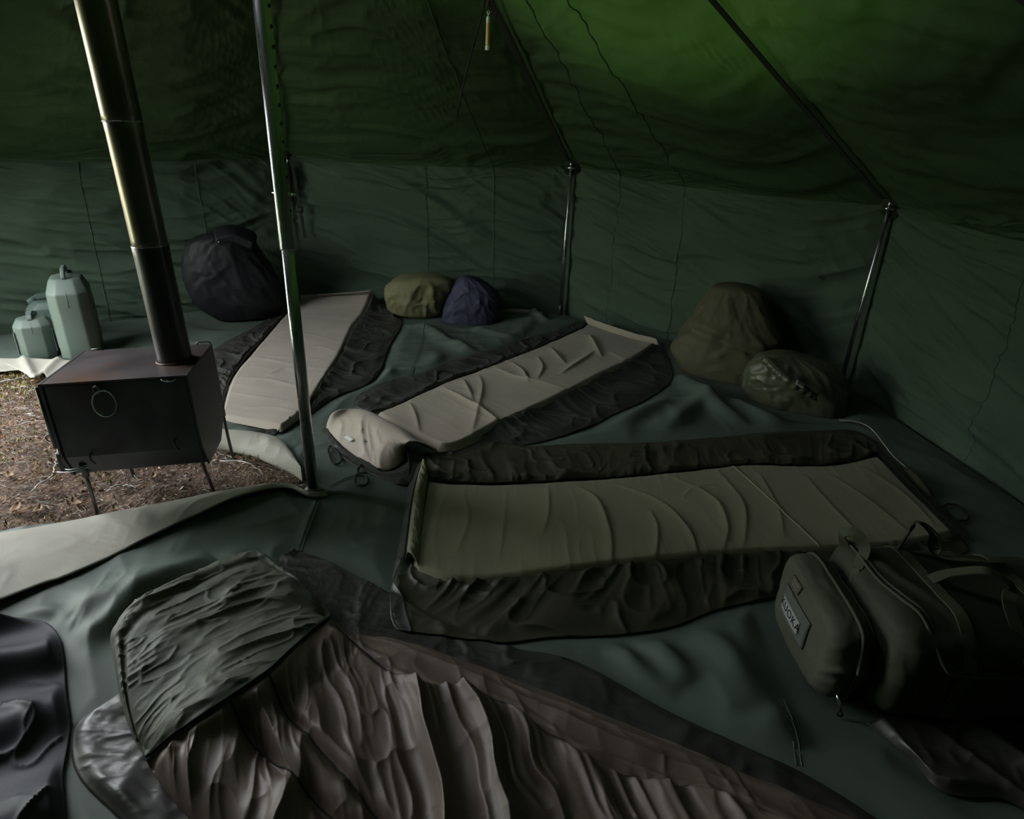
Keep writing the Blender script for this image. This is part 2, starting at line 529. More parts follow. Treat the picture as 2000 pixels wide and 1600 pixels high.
def panel_surface(i, s, t):
    """s along the edge 0..1, t: 0 ground .. 1 eave .. 2 apex"""
    a = POLES[i]; b_ = POLES[(i + 1) % 9]
    mid = (a[:2] + b_[:2]) / 2 - CEN; out = mid / np.linalg.norm(mid)
    e = a[None, :2] * (1 - s[:, None]) + b_[None, :2] * s[:, None]
    zt = a[2] * (1 - s) + b_[2] * s
    bow = np.sin(np.pi * s)
    rad_ = e - CEN; rad_ = rad_ / np.linalg.norm(rad_, axis=1)[:, None]
    base = np.c_[e + rad_ * (.075 - .02 * bow)[:, None], np.full(len(s), -.06)]
    kz = zt - .015 * bow
    corner = np.c_[e + rad_ * (.045 - .03 * bow)[:, None], kz]
    apex = np.c_[CEN[None] + (e - CEN) * .02, np.full(len(s), APEX_Z)]
    rho = .02 + .17 * bow                         # the eave is drawn tight at the poles and rounded between them
    dw = base - corner; dw /= np.linalg.norm(dw, axis=1)[:, None]
    lr = np.linalg.norm(apex - corner, axis=1)
    dr = (apex - corner) / lr[:, None]
    pw = corner + dw * rho[:, None]; pr = corner + dr * rho[:, None]
    P = np.zeros((len(s), 3))
    m1 = t < .72; m2 = (t >= .72) & (t <= 1.28); m3 = t > 1.28
    k = (t / .72)[:, None]; P[m1] = (base * (1 - k) + pw * k)[m1]
    k = ((t - .72) / .56)[:, None]; P[m2] = ((1 - k) ** 2 * pw + 2 * k * (1 - k) * corner + k * k * pr)[m2]
    k = ((t - 1.28) / .72)[:, None]; P[m3] = (pr * (1 - k) + apex * k)[m3]
    # roof sags a little between the ridges
    sag = np.where(t > 1, bow * np.sin(np.pi * np.clip(t - 1, 0, 1)) * .05, 0)
    P[:, 2] -= sag
    return P, out


def panel_grid(i, t0, t1, ns, nt_, amp):
    s, t = np.meshgrid(np.linspace(0, 1, ns), np.linspace(t0, t1, nt_))
    P, out = panel_surface(i, s.ravel(), t.ravel())
    g = P.reshape(nt_, ns, 3)
    du = np.gradient(g, axis=1); dv = np.gradient(g, axis=0)
    n = np.cross(du, dv); n /= np.linalg.norm(n, axis=2)[..., None] + 1e-12
    arc = np.linalg.norm(np.diff(g, axis=0, prepend=g[:1]), axis=2).cumsum(0)
    along = s * 1.95
    tilt = .12 * np.sin(3 * along + i) * along
    w = ridge(along * 2.2 + 13 * i + .8 * fbm(along * 3, arc * 3, 5, 2), (arc + tilt + (.30 * along if t0 < 1 else 0)) * 17 + 1.2 * fbm(along * 2.5 + 7, arc * 4, 3, 2), 11 + i, 2, 1.1)
    w2 = ridge(along * 1.1 + 3 * i, (arc - tilt + (.22 * along if t0 < 1 else 0)) * 7, 41 + i, 2, .4)
    fade = .25 + .75 * fbm(along * 1.5 + 5 * i, arc * 2, 71, 2) ** 1.2
    edge = np.minimum(1, np.sin(np.pi * s) * 2.5)
    d = amp * (w - .4) * fade + amp * 1.5 * (w2 - .4) * (.3 + .7 * edge)
    if i == 2 and t0 >= 1:                        # slack roof cloth on the right: broad slanting folds
        q = arc * 4.2 + along * 1.5
        d = d + .020 * (ridge(q + .5 * fbm(along * 2, arc * 2, 9, 2), along * .9 - arc * .5, 91, 2, .7) - .4) * sstep(0, .12, s)
    if t0 < 1:
        low = np.clip(1 - t / .3, 0, 1)
        d = d + low * .006 * (ridge(along * 9, arc * 6, 23 + i, 2, .5) - .4)
    d = d * sstep(0, .03, s) * sstep(0, .03, 1 - s)
    if t0 >= 1: d = d * sstep(0, .04, t - 1)
    else: d = d * sstep(0, .04, 1 - t) * sstep(.0, .14, t)
    g = g + n * d[..., None]
    return g, s, t, n


ROOF_V, ROOF_Q = [], []
roof_off = 0
WALL = {}
for i in range(9):
    seen = i in (0, 1, 2, 8)
    g, s, t, n = panel_grid(i, 0, 1, 190 if seen else 60, 120 if seen else 40, .038)
    keep = None
    if i == DOOR_EDGE:
        sc = (s[:-1, :-1] + s[1:, 1:]) / 2
        keep = ~((sc > D0) & (sc < D1))
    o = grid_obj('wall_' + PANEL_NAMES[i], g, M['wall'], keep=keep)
    tag(o, None, None, kind='structure')
    WALL[i] = (o, g)
    g, s, t, n = panel_grid(i, 1, 2, 190 if seen else 60, 170 if seen else 60, .026)
    Q = grid_quads(*g.shape[:2])
    cx = (g[:-1, :-1] + g[1:, 1:]) / 2
    kp = np.hypot(cx[..., 0] - SMOKE_XY[0] + .10, cx[..., 1] - SMOKE_XY[1]) > .25
    if i == DOOR_EDGE:
        sc = (s[:-1, :-1] + s[1:, 1:]) / 2; tc_ = (t[:-1, :-1] + t[1:, 1:]) / 2
        kp &= ~((sc > D0) & (sc < D1) & (tc_ < D_TOP))
    WALL[i] = WALL[i] + (g,)
    ROOF_V.append(g.reshape(-1, 3)); ROOF_Q.append(Q[kp.ravel()] + roof_off); roof_off += g.shape[0] * g.shape[1]
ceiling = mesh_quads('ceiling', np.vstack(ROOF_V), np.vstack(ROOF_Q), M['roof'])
tag(ceiling, None, None, kind='structure')

# ridge straps sewn along the roof corners, canvas seams on the panels
for i in range(9):
    a = POLES[i]
    P0 = np.array([a[0], a[1], a[2] + .0]); P1 = np.array([CEN[0], CEN[1], APEX_Z - .01])
    d = P1 - P0
    pts = [P0 + d * k - np.array([0, 0, .012]) for k in np.linspace(.03, .99, 16)]
    geo_obj('ridge_strap', band_geo(pts, .032, .004, up=(0, 0, 1)), M['strap'], ceiling)


def seam_on(i, s0, s1, wall=True, roof=True, w=.007):
    if wall:
        g = WALL[i][1]
        k = np.linspace(s0, s0 + (s1 - s0) * .25, g.shape[0]) * (g.shape[1] - 1)
        p = np.array([g[r, int(k[r])] * (1 - k[r] % 1) + g[r, min(int(k[r]) + 1, g.shape[1] - 1)] * (k[r] % 1) for r in range(1, g.shape[0])])
        inw = np.r_[CEN - p[:, :2].mean(0), 0]; inw = inw / np.linalg.norm(inw)
        geo_obj('seam', band_geo(p + inw * .0015, w, .002, up=inw), M['wall'], WALL[i][0])
    if roof:
        g = WALL[i][2]
        k = np.linspace(s0 + (s1 - s0) * .25, s1, g.shape[0]) * (g.shape[1] - 1)
        p = np.array([g[r, int(k[r])] * (1 - k[r] % 1) + g[r, min(int(k[r]) + 1, g.shape[1] - 1)] * (k[r] % 1) for r in range(0, g.shape[0] - 6)])
        geo_obj('seam', band_geo(p - np.array([0, 0, .002]), w, .002, up=(0, 0, 1)), M['roof'], ceiling)


for i, ss in ((0, (.50, .74)), (1, (.19, .43)), (2, (.45,)), (8, (.35, .7))):
    for q in ss:
        seam_on(i, q, q + (.5 - q) * .1, wall=True, roof=(i == 1 or (i == 0 and q > .6)))

pa, pb = POLES[DOOR_EDGE][:2], POLES[DOOR_EDGE + 1][:2]
dm = pa + (pb - pa) * (D0 + D1) / 2
din = np.array([-(pb - pa)[1], (pb - pa)[0]]); din /= np.linalg.norm(din)
if din @ (CEN - dm) < 0: din = -din
portal('door_daylight_portal', (*(dm - din * .05), .90), (din[0], din[1], -.2), np.linalg.norm(pb - pa) * (D1 - D0), 1.9)
portal('smoke_hole_portal', (SMOKE_XY[0] - .10, SMOKE_XY[1], 2.50), (.45, 0, -1), .60, .55)
# unseen canvas flap added over the hole to block light from overhead
uu, tt_ = np.meshgrid(np.linspace(0, 1, 40), np.linspace(0, 1, 30))
gx = np.stack([-.72 - .95 * uu, 2.06 + (tt_ - .5) * 1.25, 2.70 + .42 * uu + .03 * np.sin(6 * tt_)], -1)
grid_obj('added_smoke_flap', gx, M['roof'], ceiling, thick=.003)
# unseen flaps pegged out on both sides, added to narrow the daylight beam
for k, (s0, dirdeg, ln) in enumerate(((D1, 150, .9), (D0, 190, .9))):
    p0 = pa + (pb - pa) * s0
    dv = np.array([math.cos(math.radians(dirdeg)), math.sin(math.radians(dirdeg))])
    uu, tt_ = np.meshgrid(np.linspace(0, 1, 50), np.linspace(0, 1, 40))
    gx = np.stack([p0[0] + dv[0] * ln * uu, p0[1] + dv[1] * ln * uu, .02 + (1.45 - .75 * uu) * tt_], -1)
    nn = np.array([-dv[1], dv[0]])
    wv = .05 * (ridge(uu * 5, tt_ * .7, 3 + k, 2, .4) - .4)
    gx[..., 0] += nn[0] * wv; gx[..., 1] += nn[1] * wv
    fl = grid_obj('added_door_flap', gx, M['wall'], WALL[DOOR_EDGE][0], thick=.003)

# ================================================================== THE GROUND
OPEN_PX = [(-260, 1085), (-120, 1066), (0, 1046), (100, 1030), (200, 1012), (330, 988), (430, 968), (520, 957), (590, 955), (618, 966),
           (628, 958), (608, 946), (585, 930), (540, 912), (490, 893), (440, 868), (415, 845), (395, 790), (330, 705), (265, 682), (214, 694),
           (150, 718), (90, 732), (45, 724), (0, 716), (-120, 714), (-150, 716)]
OPEN = GL(OPEN_PX)
OPEN = np.vstack([OPEN, [[-3.20, 2.85, 0], [-3.36, 1.75, 0], [-2.80, .85, 0]]])
OPEN_C = np.array([-1.65, 2.15])


def soil_h(x, y):
    return -.035 + .030 * fbm(x * 4, y * 4, 3, 3) + .018 * fbm(x * 15, y * 15, 8, 3)


xs = np.linspace(-3.6, -.5, 260); ys = np.linspace(1.2, 4.0, 240)
X, Y = np.meshgrid(xs, ys)
near = np.stack([X, Y, soil_h(X, Y)], -1)
rim = sstep(0, .12, np.minimum(np.minimum(X + 3.6, -.5 - X), np.minimum(Y - 1.2, 4.0 - Y)))
near[..., 2] = near[..., 2] * rim - .05 * (1 - rim)
floor = grid_obj('floor', near, M['soil']); tag(floor, None, None, kind='structure')
bx = [(-30, -30, -.052), (30, -30, -.052), (30, 30, -.052), (-30, 30, -.052)]
M['heath'] = cloth('pale_mossy_heath', (.075, .068, .045), .95, var=.3, scale=1.5, bump=.6, bscale=12)
o = geo_obj('forest_ground', (bx, [[0, 1, 2, 3]]), M['heath'], floor, smooth=False)

# unseen ring of spruces, added to hide the low sky
rng0 = np.random.default_rng(3)
parts = []
for k in range(150):
    a_ = rng0.uniform(0, 2 * math.pi); d_ = rng0.uniform(15, 26); hgt = d_ * rng0.uniform(.16, .27); rw = hgt * rng0.uniform(.20, .30)
    c_ = (CEN[0] + d_ * math.cos(a_), CEN[1] + d_ * math.sin(a_), -.05)
    prof = [(hgt * .02, 0), (hgt * .02, hgt * .06), (rw, hgt * .08), (rw * .55, hgt * .34), (rw * .80, hgt * .33), (rw * .38, hgt * .60), (rw * .55, hgt * .59), (rw * .16, hgt * .84), (rw * .28, hgt * .83), (.02, hgt)]
    parts.append(lathe_geo(prof, 9, c_))
# nearer unseen trees, placed and sized to keep sun off most of the roof
sh_ = np.array([-math.sin(SUN_AZ), math.cos(SUN_AZ), 0]); sv_ = np.cross(SUN_DIR, sh_)
for hh_, vv_ in [(-6.6, 5.6), (-5.6, 5.2), (-4.6, 6.1), (-3.6, 5.4), (-2.6, 6.2), (-1.7, 4.8), (-.8, 3.1), (-.1, 2.0), (.75, .55), (1.30, .1), (1.75, -.22), (2.15, -.36), (2.6, -.20)] + [(3.75 + .75 * k, (2.8 if k == 0 else 6.0) + .9 * math.sin(k * 2.1) + .15 * k) for k in range(14)]:
    top_ = (7.5 + vv_ * math.sin(SUN_EL)) / math.cos(SUN_EL) * SUN_DIR + hh_ * sh_ + vv_ * sv_
    hgt = top_[2] + .05; rw = min(hgt * .20, 1.35)
    prof = [(.10, 0), (.10, hgt * .06), (rw, hgt * .08), (rw * .75, hgt * .34), (rw * .90, hgt * .33), (rw * .60, hgt * .60), (rw * .75, hgt * .59), (rw * .40, hgt * .80), (rw * .52, hgt * .79), (rw * .2, hgt * .93), (.02, hgt)]
    parts.append(lathe_geo(prof, 9, (top_[0], top_[1], -.05)))
M['spruce'] = cloth('dark_spruce_green', (.022, .034, .018), .95, var=.3, scale=2)
o = geo_obj('shade_spruces', join_geo(parts), M['spruce'], None, smooth=False)
tag(o, 'unseen dark spruces added round the tent to block low sky and sun', 'forest', kind='stuff')

# ------------------------------------------------------------------ outlines of what lies on the groundsheet
MAT3_A = [(822, 938), (900, 944), (1000, 944), (1120, 938), (1280, 926), (1400, 912), (1470, 907), (1600, 909), (1660, 902), (1714, 889)]
MAT3_B = [(806, 1108), (850, 1128), (890, 1136), (1010, 1129), (1200, 1105), (1400, 1086), (1570, 1080), (1700, 1073), (1800, 1060), (1872, 1046)]
MAT2_A = [(728, 812), (790, 785), (860, 752), (940, 722), (1020, 692), (1090, 662), (1130, 645), (1150, 629)]
MAT2_B = [(858, 874), (900, 868), (960, 838), (1030, 806), (1110, 768), (1180, 732), (1240, 702), (1286, 672)]
MAT1_A = [(430, 815), (452, 740), (490, 690), (530, 645), (565, 605), (592, 581, .045)]
MAT1_B = [(548, 838), (585, 812), (612, 780), (640, 735), (668, 690), (690, 640), (712, 606, .06), (730, 575, .092)]
SK3_UP = [(826, 892), (862, 896), (910, 890), (962, 874), (1030, 876), (1130, 871), (1260, 869), (1400, 859), (1480, 851), (1600, 845), (1670, 846), (1712, 874)]
SK3_DN = [(768, 1140), (764, 1175), (780, 1235), (850, 1252), (970, 1262), (1080, 1250), (1200, 1246), (1310, 1230), (1400, 1196), (1520, 1170), (1640, 1150), (1800, 1120), (1890, 1080)]
SK2_UP = [(690, 800), (700, 775), (760, 748), (830, 730), (890, 706), (960, 685), (1020, 665), (1080, 650), (1120, 634), (1146, 624)]
SK2_DN = [(828, 900), (880, 896), (960, 882), (1060, 866), (1150, 838), (1200, 812), (1260, 785), (1306, 752), (1312, 725), (1292, 672)]
SK1_UP = [(385, 760), (405, 700), (440, 672), (500, 640), (540, 612), (588, 590)]
SK1_DN = [(535, 858), (610, 810), (650, 782), (720, 752), (745, 725), (760, 680), (785, 632), (752, 606)]
MAT4_L = [(572, 1084), (470, 1150), (330, 1290), (215, 1372), (150, 1418), (140, 1470), (160, 1530), (240, 1610), (330, 1720)]
MAT4_R = [(590, 1086), (680, 1122), (770, 1168), (870, 1225), (980, 1266), (1120, 1295), (1300, 1392), (1450, 1462), (1560, 1512), (1700, 1598), (1830, 1700)]
BAG_R = [(640, 1212), (760, 1233), (860, 1258), (950, 1290), (1150, 1368), (1400, 1470), (1600, 1552), (1750, 1615), (1900, 1680)]
BAG_L = [(286, 1486), (330, 1556), (390, 1620), (480, 1710), (560, 1790)]


def outline(a, b):
    return np.vstack([GL(a), GL(b)[::-1]])


COVER = [outline(SK3_UP, SK3_DN), outline(SK2_UP, SK2_DN), outline(SK1_UP, SK1_DN), outline(MAT4_L, MAT4_R),
         GL([(640, 850), (700, 895), (750, 925), (830, 925), (858, 874), (690, 800)]),
         np.array([[.76, 1.08, 0], [1.62, 1.06, 0], [1.62, 1.54, 0], [.76, 1.54, 0]]),
         GL([(286, 1486), (230, 1340), (220, 1262), (300, 1188), (430, 1122), (507, 1102), (645, 1208), (560, 1400)]),
         GL([(1690, 1420), (1860, 1405), (2080, 1440), (2080, 1640), (1890, 1565), (1780, 1490)]),
         np.array([[-2.80, 3.16, 0], [-2.28, 3.20, 0], [-2.25, 3.55, 0], [-2.85, 3.72, 0]]),
         *[np.array([[c_[0] + r_ * math.cos(a), c_[1] + r_ * math.sin(a), 0] for a in np.linspace(0, 2 * math.pi, 17)[:-1]])
           for c_, r_ in ((CEN, .05), (G(1430, 752) * 1.045, .27), (G(1545, 800) * 1.03, .25), (G(820, 618), .22), (G(922, 628) * 1.005, .19), (G(462, 620) * .99, .24))],
         GL([(-300, 1215), (90, 1222), (128, 1290), (138, 1420), (130, 1620), (-300, 1900)])]

# ------------------------------------------------------------------ groundsheet
gs_root = empty('groundsheet', (0, 0, 0))
tag(gs_root, 'dark green rubberised groundsheet spread under all the mats, edge folded back round the stove', 'groundsheet')
FOLDS = [  # polyline (px), half width m, height m
    ([(770, 640), (820, 640), (870, 668), (930, 690), (1000, 705)], .045, .035),
    ([(830, 640), (900, 640), (980, 660), (1040, 668)], .04, .03),
    ([(1050, 612), (1030, 640), (990, 690), (930, 720)], .05, .022),
    ([(745, 700), (770, 760), (800, 800)], .05, .03),
    ([(1025, 605), (1045, 620), (1070, 632)], .03, .05),
    ([(860, 690), (850, 730), (830, 745)], .05, .02),
    ([(1320, 735), (1370, 770), (1400, 800), (1460, 838)], .05, .05),
    ([(1390, 770), (1330, 820), (1290, 850)], .05, .035),
    ([(1400, 785), (1470, 805), (1530, 840)], .05, .03),
    ([(1300, 780), (1250, 815), (1190, 850)], .05, .03),
    ([(1120, 1262), (1190, 1262), (1260, 1330), (1320, 1370)], .035, .03),
    ([(1240, 1240), (1290, 1280), (1350, 1345)], .04, .03),
    ([(1340, 1225), (1420, 1290), (1470, 1400)], .05, .03),
    ([(1440, 1190), (1500, 1230), (1530, 1290)], .05, .03),
    ([(1390, 1420), (1480, 1440), (1560, 1400)], .05, .02),
    ([(640, 955), (600, 1030), (590, 1080)], .012, .006),
    ([(140, 1215), (240, 1165), (330, 1140), (420, 1095)], .085, .040),
    ([(110, 1260), (200, 1240), (260, 1200), (300, 1150)], .055, .030),
    ([(380, 1175), (450, 1110), (480, 1070)], .060, .022),
    ([(20, 1215), (90, 1205), (140, 1215)], .03, .03),
    ([(60, 1240), (100, 1228), (150, 1225)], .025, .022),
    ([(430, 1160), (520, 1110), (560, 1060)], .05, .016),
    ([(470, 840), (520, 860), (580, 850)], .05, .03),
    ([(600, 870), (590, 910), (605, 930)], .03, .018),
]


def tarp_h(x, y):
    h = .012 * fbm(x * 3.2, y * 3.2, 5, 2) + .022 * (crumple(x, y, .36, 4, .8) - .3)
    for pl, w, a in FOLDS:
        d, s, side = linedist(x, y, resample(GL(pl), 24))
        ww = w * np.where(side > 0, 1.25, .8)
        h = h + a * np.exp(-(d / ww) ** 2) * np.sin(np.pi * np.clip(s, 0, 1)) ** .8
    mask = np.ones(x.shape)
    for c in COVER:
        mask = np.minimum(mask, sstep(.0, .09, polydist(x, y, c)))
    wd = np.full(x.shape, 9.)
    for i in range(9):
        a, b_ = POLES[i][:2], POLES[(i + 1) % 9][:2]
        n_ = (a + b_) / 2 - CEN; n_ /= np.linalg.norm(n_)
        wd = np.minimum(wd, (a - np.c_[x.ravel(), y.ravel()]).reshape(*x.shape, 2) @ n_)
    mask = mask * sstep(-.02, .10, wd)
    return .004 + np.maximum(h, 0) * mask


th = np.concatenate([np.linspace(-100, 75, 720), np.linspace(75, 260, 161)[1:-1]])
th = np.radians(th)
ns_th = len(th)
dirs = np.c_[np.cos(th), np.sin(th)]


def ray_poly(dirs, c, poly, far=True):
    R = np.full(len(dirs), 0.0 if far else 9.)
    n = len(poly)
    for i in range(n):
        a, b_ = poly[i][:2] - c, poly[(i + 1) % n][:2] - c
        e = b_ - a
        den = dirs[:, 0] * e[1] - dirs[:, 1] * e[0]
        with np.errstate(divide='ignore', invalid='ignore'):
            t = (a[0] * e[1] - a[1] * e[0]) / den
            s = (a[0] * dirs[:, 1] - a[1] * dirs[:, 0]) / den
        ok = (s >= -1e-6) & (s <= 1 + 1e-6) & (t > 0)
        R = np.where(ok, np.maximum(R, t) if far else np.minimum(R, t), R)
    return R


R0 = ray_poly(dirs, OPEN_C, OPEN, far=True)
tent_poly = CEN + (POLES[:, :2] - CEN) * 1.008
R1 = np.maximum(ray_poly(dirs, OPEN_C, tent_poly), R0 + .05)
tt = np.linspace(0, 1, 330)
RR = R0[None] + (R1 - R0)[None] * tt[:, None]
X = OPEN_C[0] + RR * dirs[None, :, 0]; Y = OPEN_C[1] + RR * dirs[None, :, 1]
Z = tarp_h(X, Y)
tarp_grid = np.stack([X, Y, Z], -1)
sheet = grid_obj('sheet', tarp_grid[:, ::-1], M['tarp'], gs_root, close_c=True)


def drape(pts_xy, grid, lift=.002):
    flat = grid.reshape(-1, 3)
    out = []
    for p in pts_xy:
        k = np.argmin((flat[:, 0] - p[0]) ** 2 + (flat[:, 1] - p[1]) ** 2)
        out.append([p[0], p[1], flat[k, 2] + lift])
    return np.array(out)


for pl in ([(630, 962), (612, 1010), (600, 1040), (584, 1084)], [(775, 905), (700, 935), (645, 955)],
           [(832, 640), (826, 670), (815, 705), (790, 760)], [(1525, 1370), (1545, 1440), (1560, 1500)], [(1022, 640), (1018, 675), (1015, 690)]):
    p = drape(resample(GL(pl), 26), tarp_grid, .0025)
    for off in (-.006, .006):
        nrm = np.gradient(p[:, :2], axis=0); nrm = np.c_[-nrm[:, 1], nrm[:, 0]]; nrm /= np.linalg.norm(nrm, axis=1)[:, None]
        q = p.copy(); q[:, :2] += nrm * off
        tube('seam', q - np.array([0, 0, .0018]), .0016, M['tarp'], gs_root, 5)


def flap(A, B, za, zb, nu, nv, mat, seed, amp=.008, belly=.02, lift=None, thick=.003):
    g = ruled(GL(A), GL(B), nu, nv)
    U, V = uvgrid(g)
    g[..., 2] = za * (1 - V) + zb * V + belly * np.sin(np.pi * V) ** .8
    g[..., 2] += amp * (crumple(g[..., 0], g[..., 1], .22, seed) - .35) * np.sin(np.pi * np.clip(V * .9 + .1, 0, 1))
    if lift is not None: g[..., 2] += lift(U, V)
    g[..., 2] -= .014 * np.exp(-(V / .04) ** 2)
    return g


# the edge turned back between stove and sleeping bag
FL_A = [(-300, 1094), (-120, 1068), (0, 1047), (100, 1031), (200, 1013), (330, 989), (430, 969), (520, 958), (570, 960), (604, 974), (640, 974)]
FL_B = [(-300, 1285), (-120, 1232), (0, 1190), (90, 1155), (140, 1138), (260, 1080), (360, 1032), (440, 994), (520, 970), (570, 967), (604, 979), (640, 977)]
g = flap(FL_A, FL_B, .022, .020, 240, 60, M['tarp_under'], 5, .012, .012,
         lambda U, V: .012 * V ** 3 * sstep(.0, .9, vn(U * 9, U * 0, 3)))
grid_obj('folded_edge', g, M['tarp_under'], gs_root, thick=.003)
e_ = g[-1][::4]
tube('hem', e_ + np.array([0, 0, .001]), .004, M['tarp_under'], gs_root, 6)
# the edge turned back behind the stove, by the first mat
FB_A = [(405, 880), (450, 884), (500, 898), (545, 916), (575, 931), (592, 943)]
FB_B = [(416, 856), (447, 860), (500, 864), (545, 876), (570, 901), (590, 937)]
g = flap(FB_A, FB_B, .018, .050, 120, 36, M['tarp_under'], 8, .012, .022)
grid_obj('folded_edge', g, M['tarp_under'], gs_root, thick=.003)
# the turned edge by the water cans, with a pointed pleat
CA = [(-150, 736), (-80, 736), (0, 733), (40, 730), (52, 738), (72, 757), (88, 742), (96, 748), (112, 758), (140, 742), (190, 720)]
CB = [(-150, 711), (-80, 711), (0, 712), (36, 712), (52, 712), (80, 713), (100, 714), (120, 715), (140, 716), (160, 712), (200, 700)]
g = ruled(GL(CA), GL(CB), 200, 24, True)
U, V = uvgrid(g)
pl = GL([(60, 725), (72, 757)]); pl2 = GL([(92, 728), (90, 742)])
g[..., 2] = .018 + .016 * V ** .7
d1, _, _ = linedist(g[..., 0], g[..., 1], GL([(50, 713), (72, 757)])); d2, _, _ = linedist(g[..., 0], g[..., 1], GL([(118, 715), (90, 738), (72, 757)]))
g[..., 2] += .018 * np.exp(-(d1 / .022) ** 2) + .016 * np.exp(-(d2 / .022) ** 2) + .005 * crumple(g[..., 0], g[..., 1], .15, 3)
grid_obj('folded_edge', g, M['tarp_under'], gs_root, thick=.003)
# webbing hem along the wall on the right
hp = resample(GL([(1640, 822), (1665, 826), (1702, 842), (1745, 882), (1785, 930), (1816, 966)], .02), 50)
hp[:, 2] = .022 + .012 * np.sin(np.linspace(0, 9, 50))
geo_obj('hem', band_geo(hp, .03, .004, up=(.35, .1, 1)), M['tarp_under'], gs_root)
hp = resample(GL([(975, 607), (1020, 607), (1060, 612)], .02), 20)
geo_obj('hem', band_geo(hp, .03, .004, up=(0, -.6, 1)), M['tarp_under'], gs_root)

# ================================================================== POLES
UP = np.array([0, 0, 1.0])


def wall_pole(k, label):
    x, y, zt = POLES[k]
    root = empty('wall_pole', (x, y, 0)); tag(root, label, 'pole', 'wall poles of the tent')
    zb = .004
    tube('tube', [(x, y, zb), (x, y, zt * .5), (x, y, zt - .012)], .0125, M['steel'], root, 20)
    d = np.array([x, y]) - CEN; d /= np.linalg.norm(d)
    geo_obj('foot', lathe_geo([(.018, zb), (.019, zb + .004), (.018, zb + .07), (.014, zb + .075)], 16, (x, y, 0)), M['plastic_dark'], root)
    cap = geo_obj('cap', lathe_geo([(.020, zt - .022), (.031, zt - .020), (.032, zt - .010), (.026, zt - .006), (.013, zt - .002), (.012, zt + .012), (.016, zt + .014), (.016, zt + .024), (.006, zt + .03)], 20, (x, y, 0)), M['chrome'], root)
    # dark reinforcing patch sewn round the pole head
    pts = []
    g = []
    for a in np.linspace(-math.pi, math.pi, 17)[:-1]:
        r = .060 * (1 + .12 * math.sin(3 * a + k))
        tx = np.array([-d[1], d[0]])
        c = math.cos(a)
        p2 = np.array([x, y]) + d * .012 + tx * r * math.sin(a)
        g.append((p2[0] - d[0] * max(c, 0) * r * .8, p2[1] - d[1] * max(c, 0) * r * .8, zt - .004 + (r * c * .55 if c > 0 else r * c)))
    V = [list(v) for v in g] + [[x + d[0] * .012, y + d[1] * .012, zt - .004]]
    F = [[i, (i + 1) % 16, 16] for i in range(16)]
    o = geo_obj('reinforcing_patch', (V, F), M['strap'], root)
    mo = o.modifiers.new('thickness', 'SOLIDIFY'); mo.thickness = .005
    return root


wall_pole(0, 'thin steel wall pole behind the telescopic centre pole')
wall_pole(1, 'thin steel wall pole between the navy sack and the middle mat head')
wall_pole(2, 'thin steel wall pole rising behind the roll-top bag')

cp = empty('centre_pole', (CEN[0], CEN[1], 0))
tag(cp, 'thick telescopic galvanised centre pole with a row of adjusting holes', 'pole')
ZJ = .914
geo_obj('lower_tube', lathe_geo([(.0205, .004), (.0205, ZJ + .1)], 32, (*CEN, 0)), M['steel'], cp)
geo_obj('upper_tube', lathe_geo([(.0210, ZJ), (.0240, ZJ), (.0243, ZJ + .003), (.0240, ZJ + .006), (.0240, APEX_Z - .10)], 32, (*CEN, 0)), M['steel'], cp)
geo_obj('foot', lathe_geo([(.030, .005), (.032, .007), (.032, .012), (.024, .024), (.0225, .026)], 24, (*CEN, 0)), M['steel_dark'], cp)
vd = -CEN / np.linalg.norm(CEN)
ang = math.atan2(vd[1], vd[0]) + math.radians(52)
hd = np.array([math.cos(ang), math.sin(ang), 0])
for k in range(17):
    z = 1.034 + .0496 * k
    if z > APEX_Z - .2: break
    c = np.array([*CEN, z]) + hd * .0237
    o = geo_obj('hole', lathe_geo([(.0058, -.001), (.0058, .0006)], 12, c, hd), M['hole'], cp)
    ring = [c + hd * .0006 + .0062 * (math.cos(a) * UP + math.sin(a) * np.cross(UP, hd)) for a in np.linspace(0, 2 * math.pi, 15)]
    geo_obj('hole_rim', tube_geo(ring, .0009, 5, False), M['chrome'], o)
zp = 1.084
c0 = np.array([*CEN, zp])
pin = tube('locking_pin', [c0 - hd * .034, c0 + hd * .046], .0042, M['chrome'], cp, 12)
tube('pin_handle', [c0 + hd * .046 - np.cross(UP, hd) * .013, c0 + hd * .046 + np.cross(UP, hd) * .018], .0036, M['chrome'], pin, 10)
geo_obj('crown', lathe_geo([(.024, APEX_Z - .12), (.045, APEX_Z - .115), (.045, APEX_Z - .10), (.012, APEX_Z - .07)], 24, (*CEN, 0)), M['steel_dark'], cp)

# strap and tab hanging from the first wall pole
x, y, zt = POLES[0]
st = empty('hanging_strap', (x + .06, y - .05, zt - .02)); tag(st, 'dark strap with buckle and brown leather tab hanging beside the rear wall pole', 'strap')
b0 = np.array([x, y - .045, zt])
w_ = resample([b0 + [.0, 0, -.015], b0 + [.03, -.004, -.03], b0 + [.075, -.002, -.05], b0 + [.085, .01, -.2], b0 + [.10, .01, -.36], b0 + [.115, .012, -.55]], 40)
geo_obj('webbing', band_geo(w_, .022, .003, up=(0, -1, 0)), M['strap'], st)
geo_obj('tab', box_geo((x - .012, y - .062, zt - .30), (x + .056, y - .050, zt - .06)), M['brown_tab'], st)
geo_obj('buckle', box_geo((w_[26][0] - .018, w_[26][1] - .010, w_[26][2] - .02), (w_[26][0] + .018, w_[26][1] + .004, w_[26][2] + .02)), M['plastic_dark'], st)
ring = [b0 + np.array([.028 + .022 * math.cos(a), -.012, -.035 + .022 * math.sin(a)]) for a in np.linspace(0, 2 * math.pi, 21)]
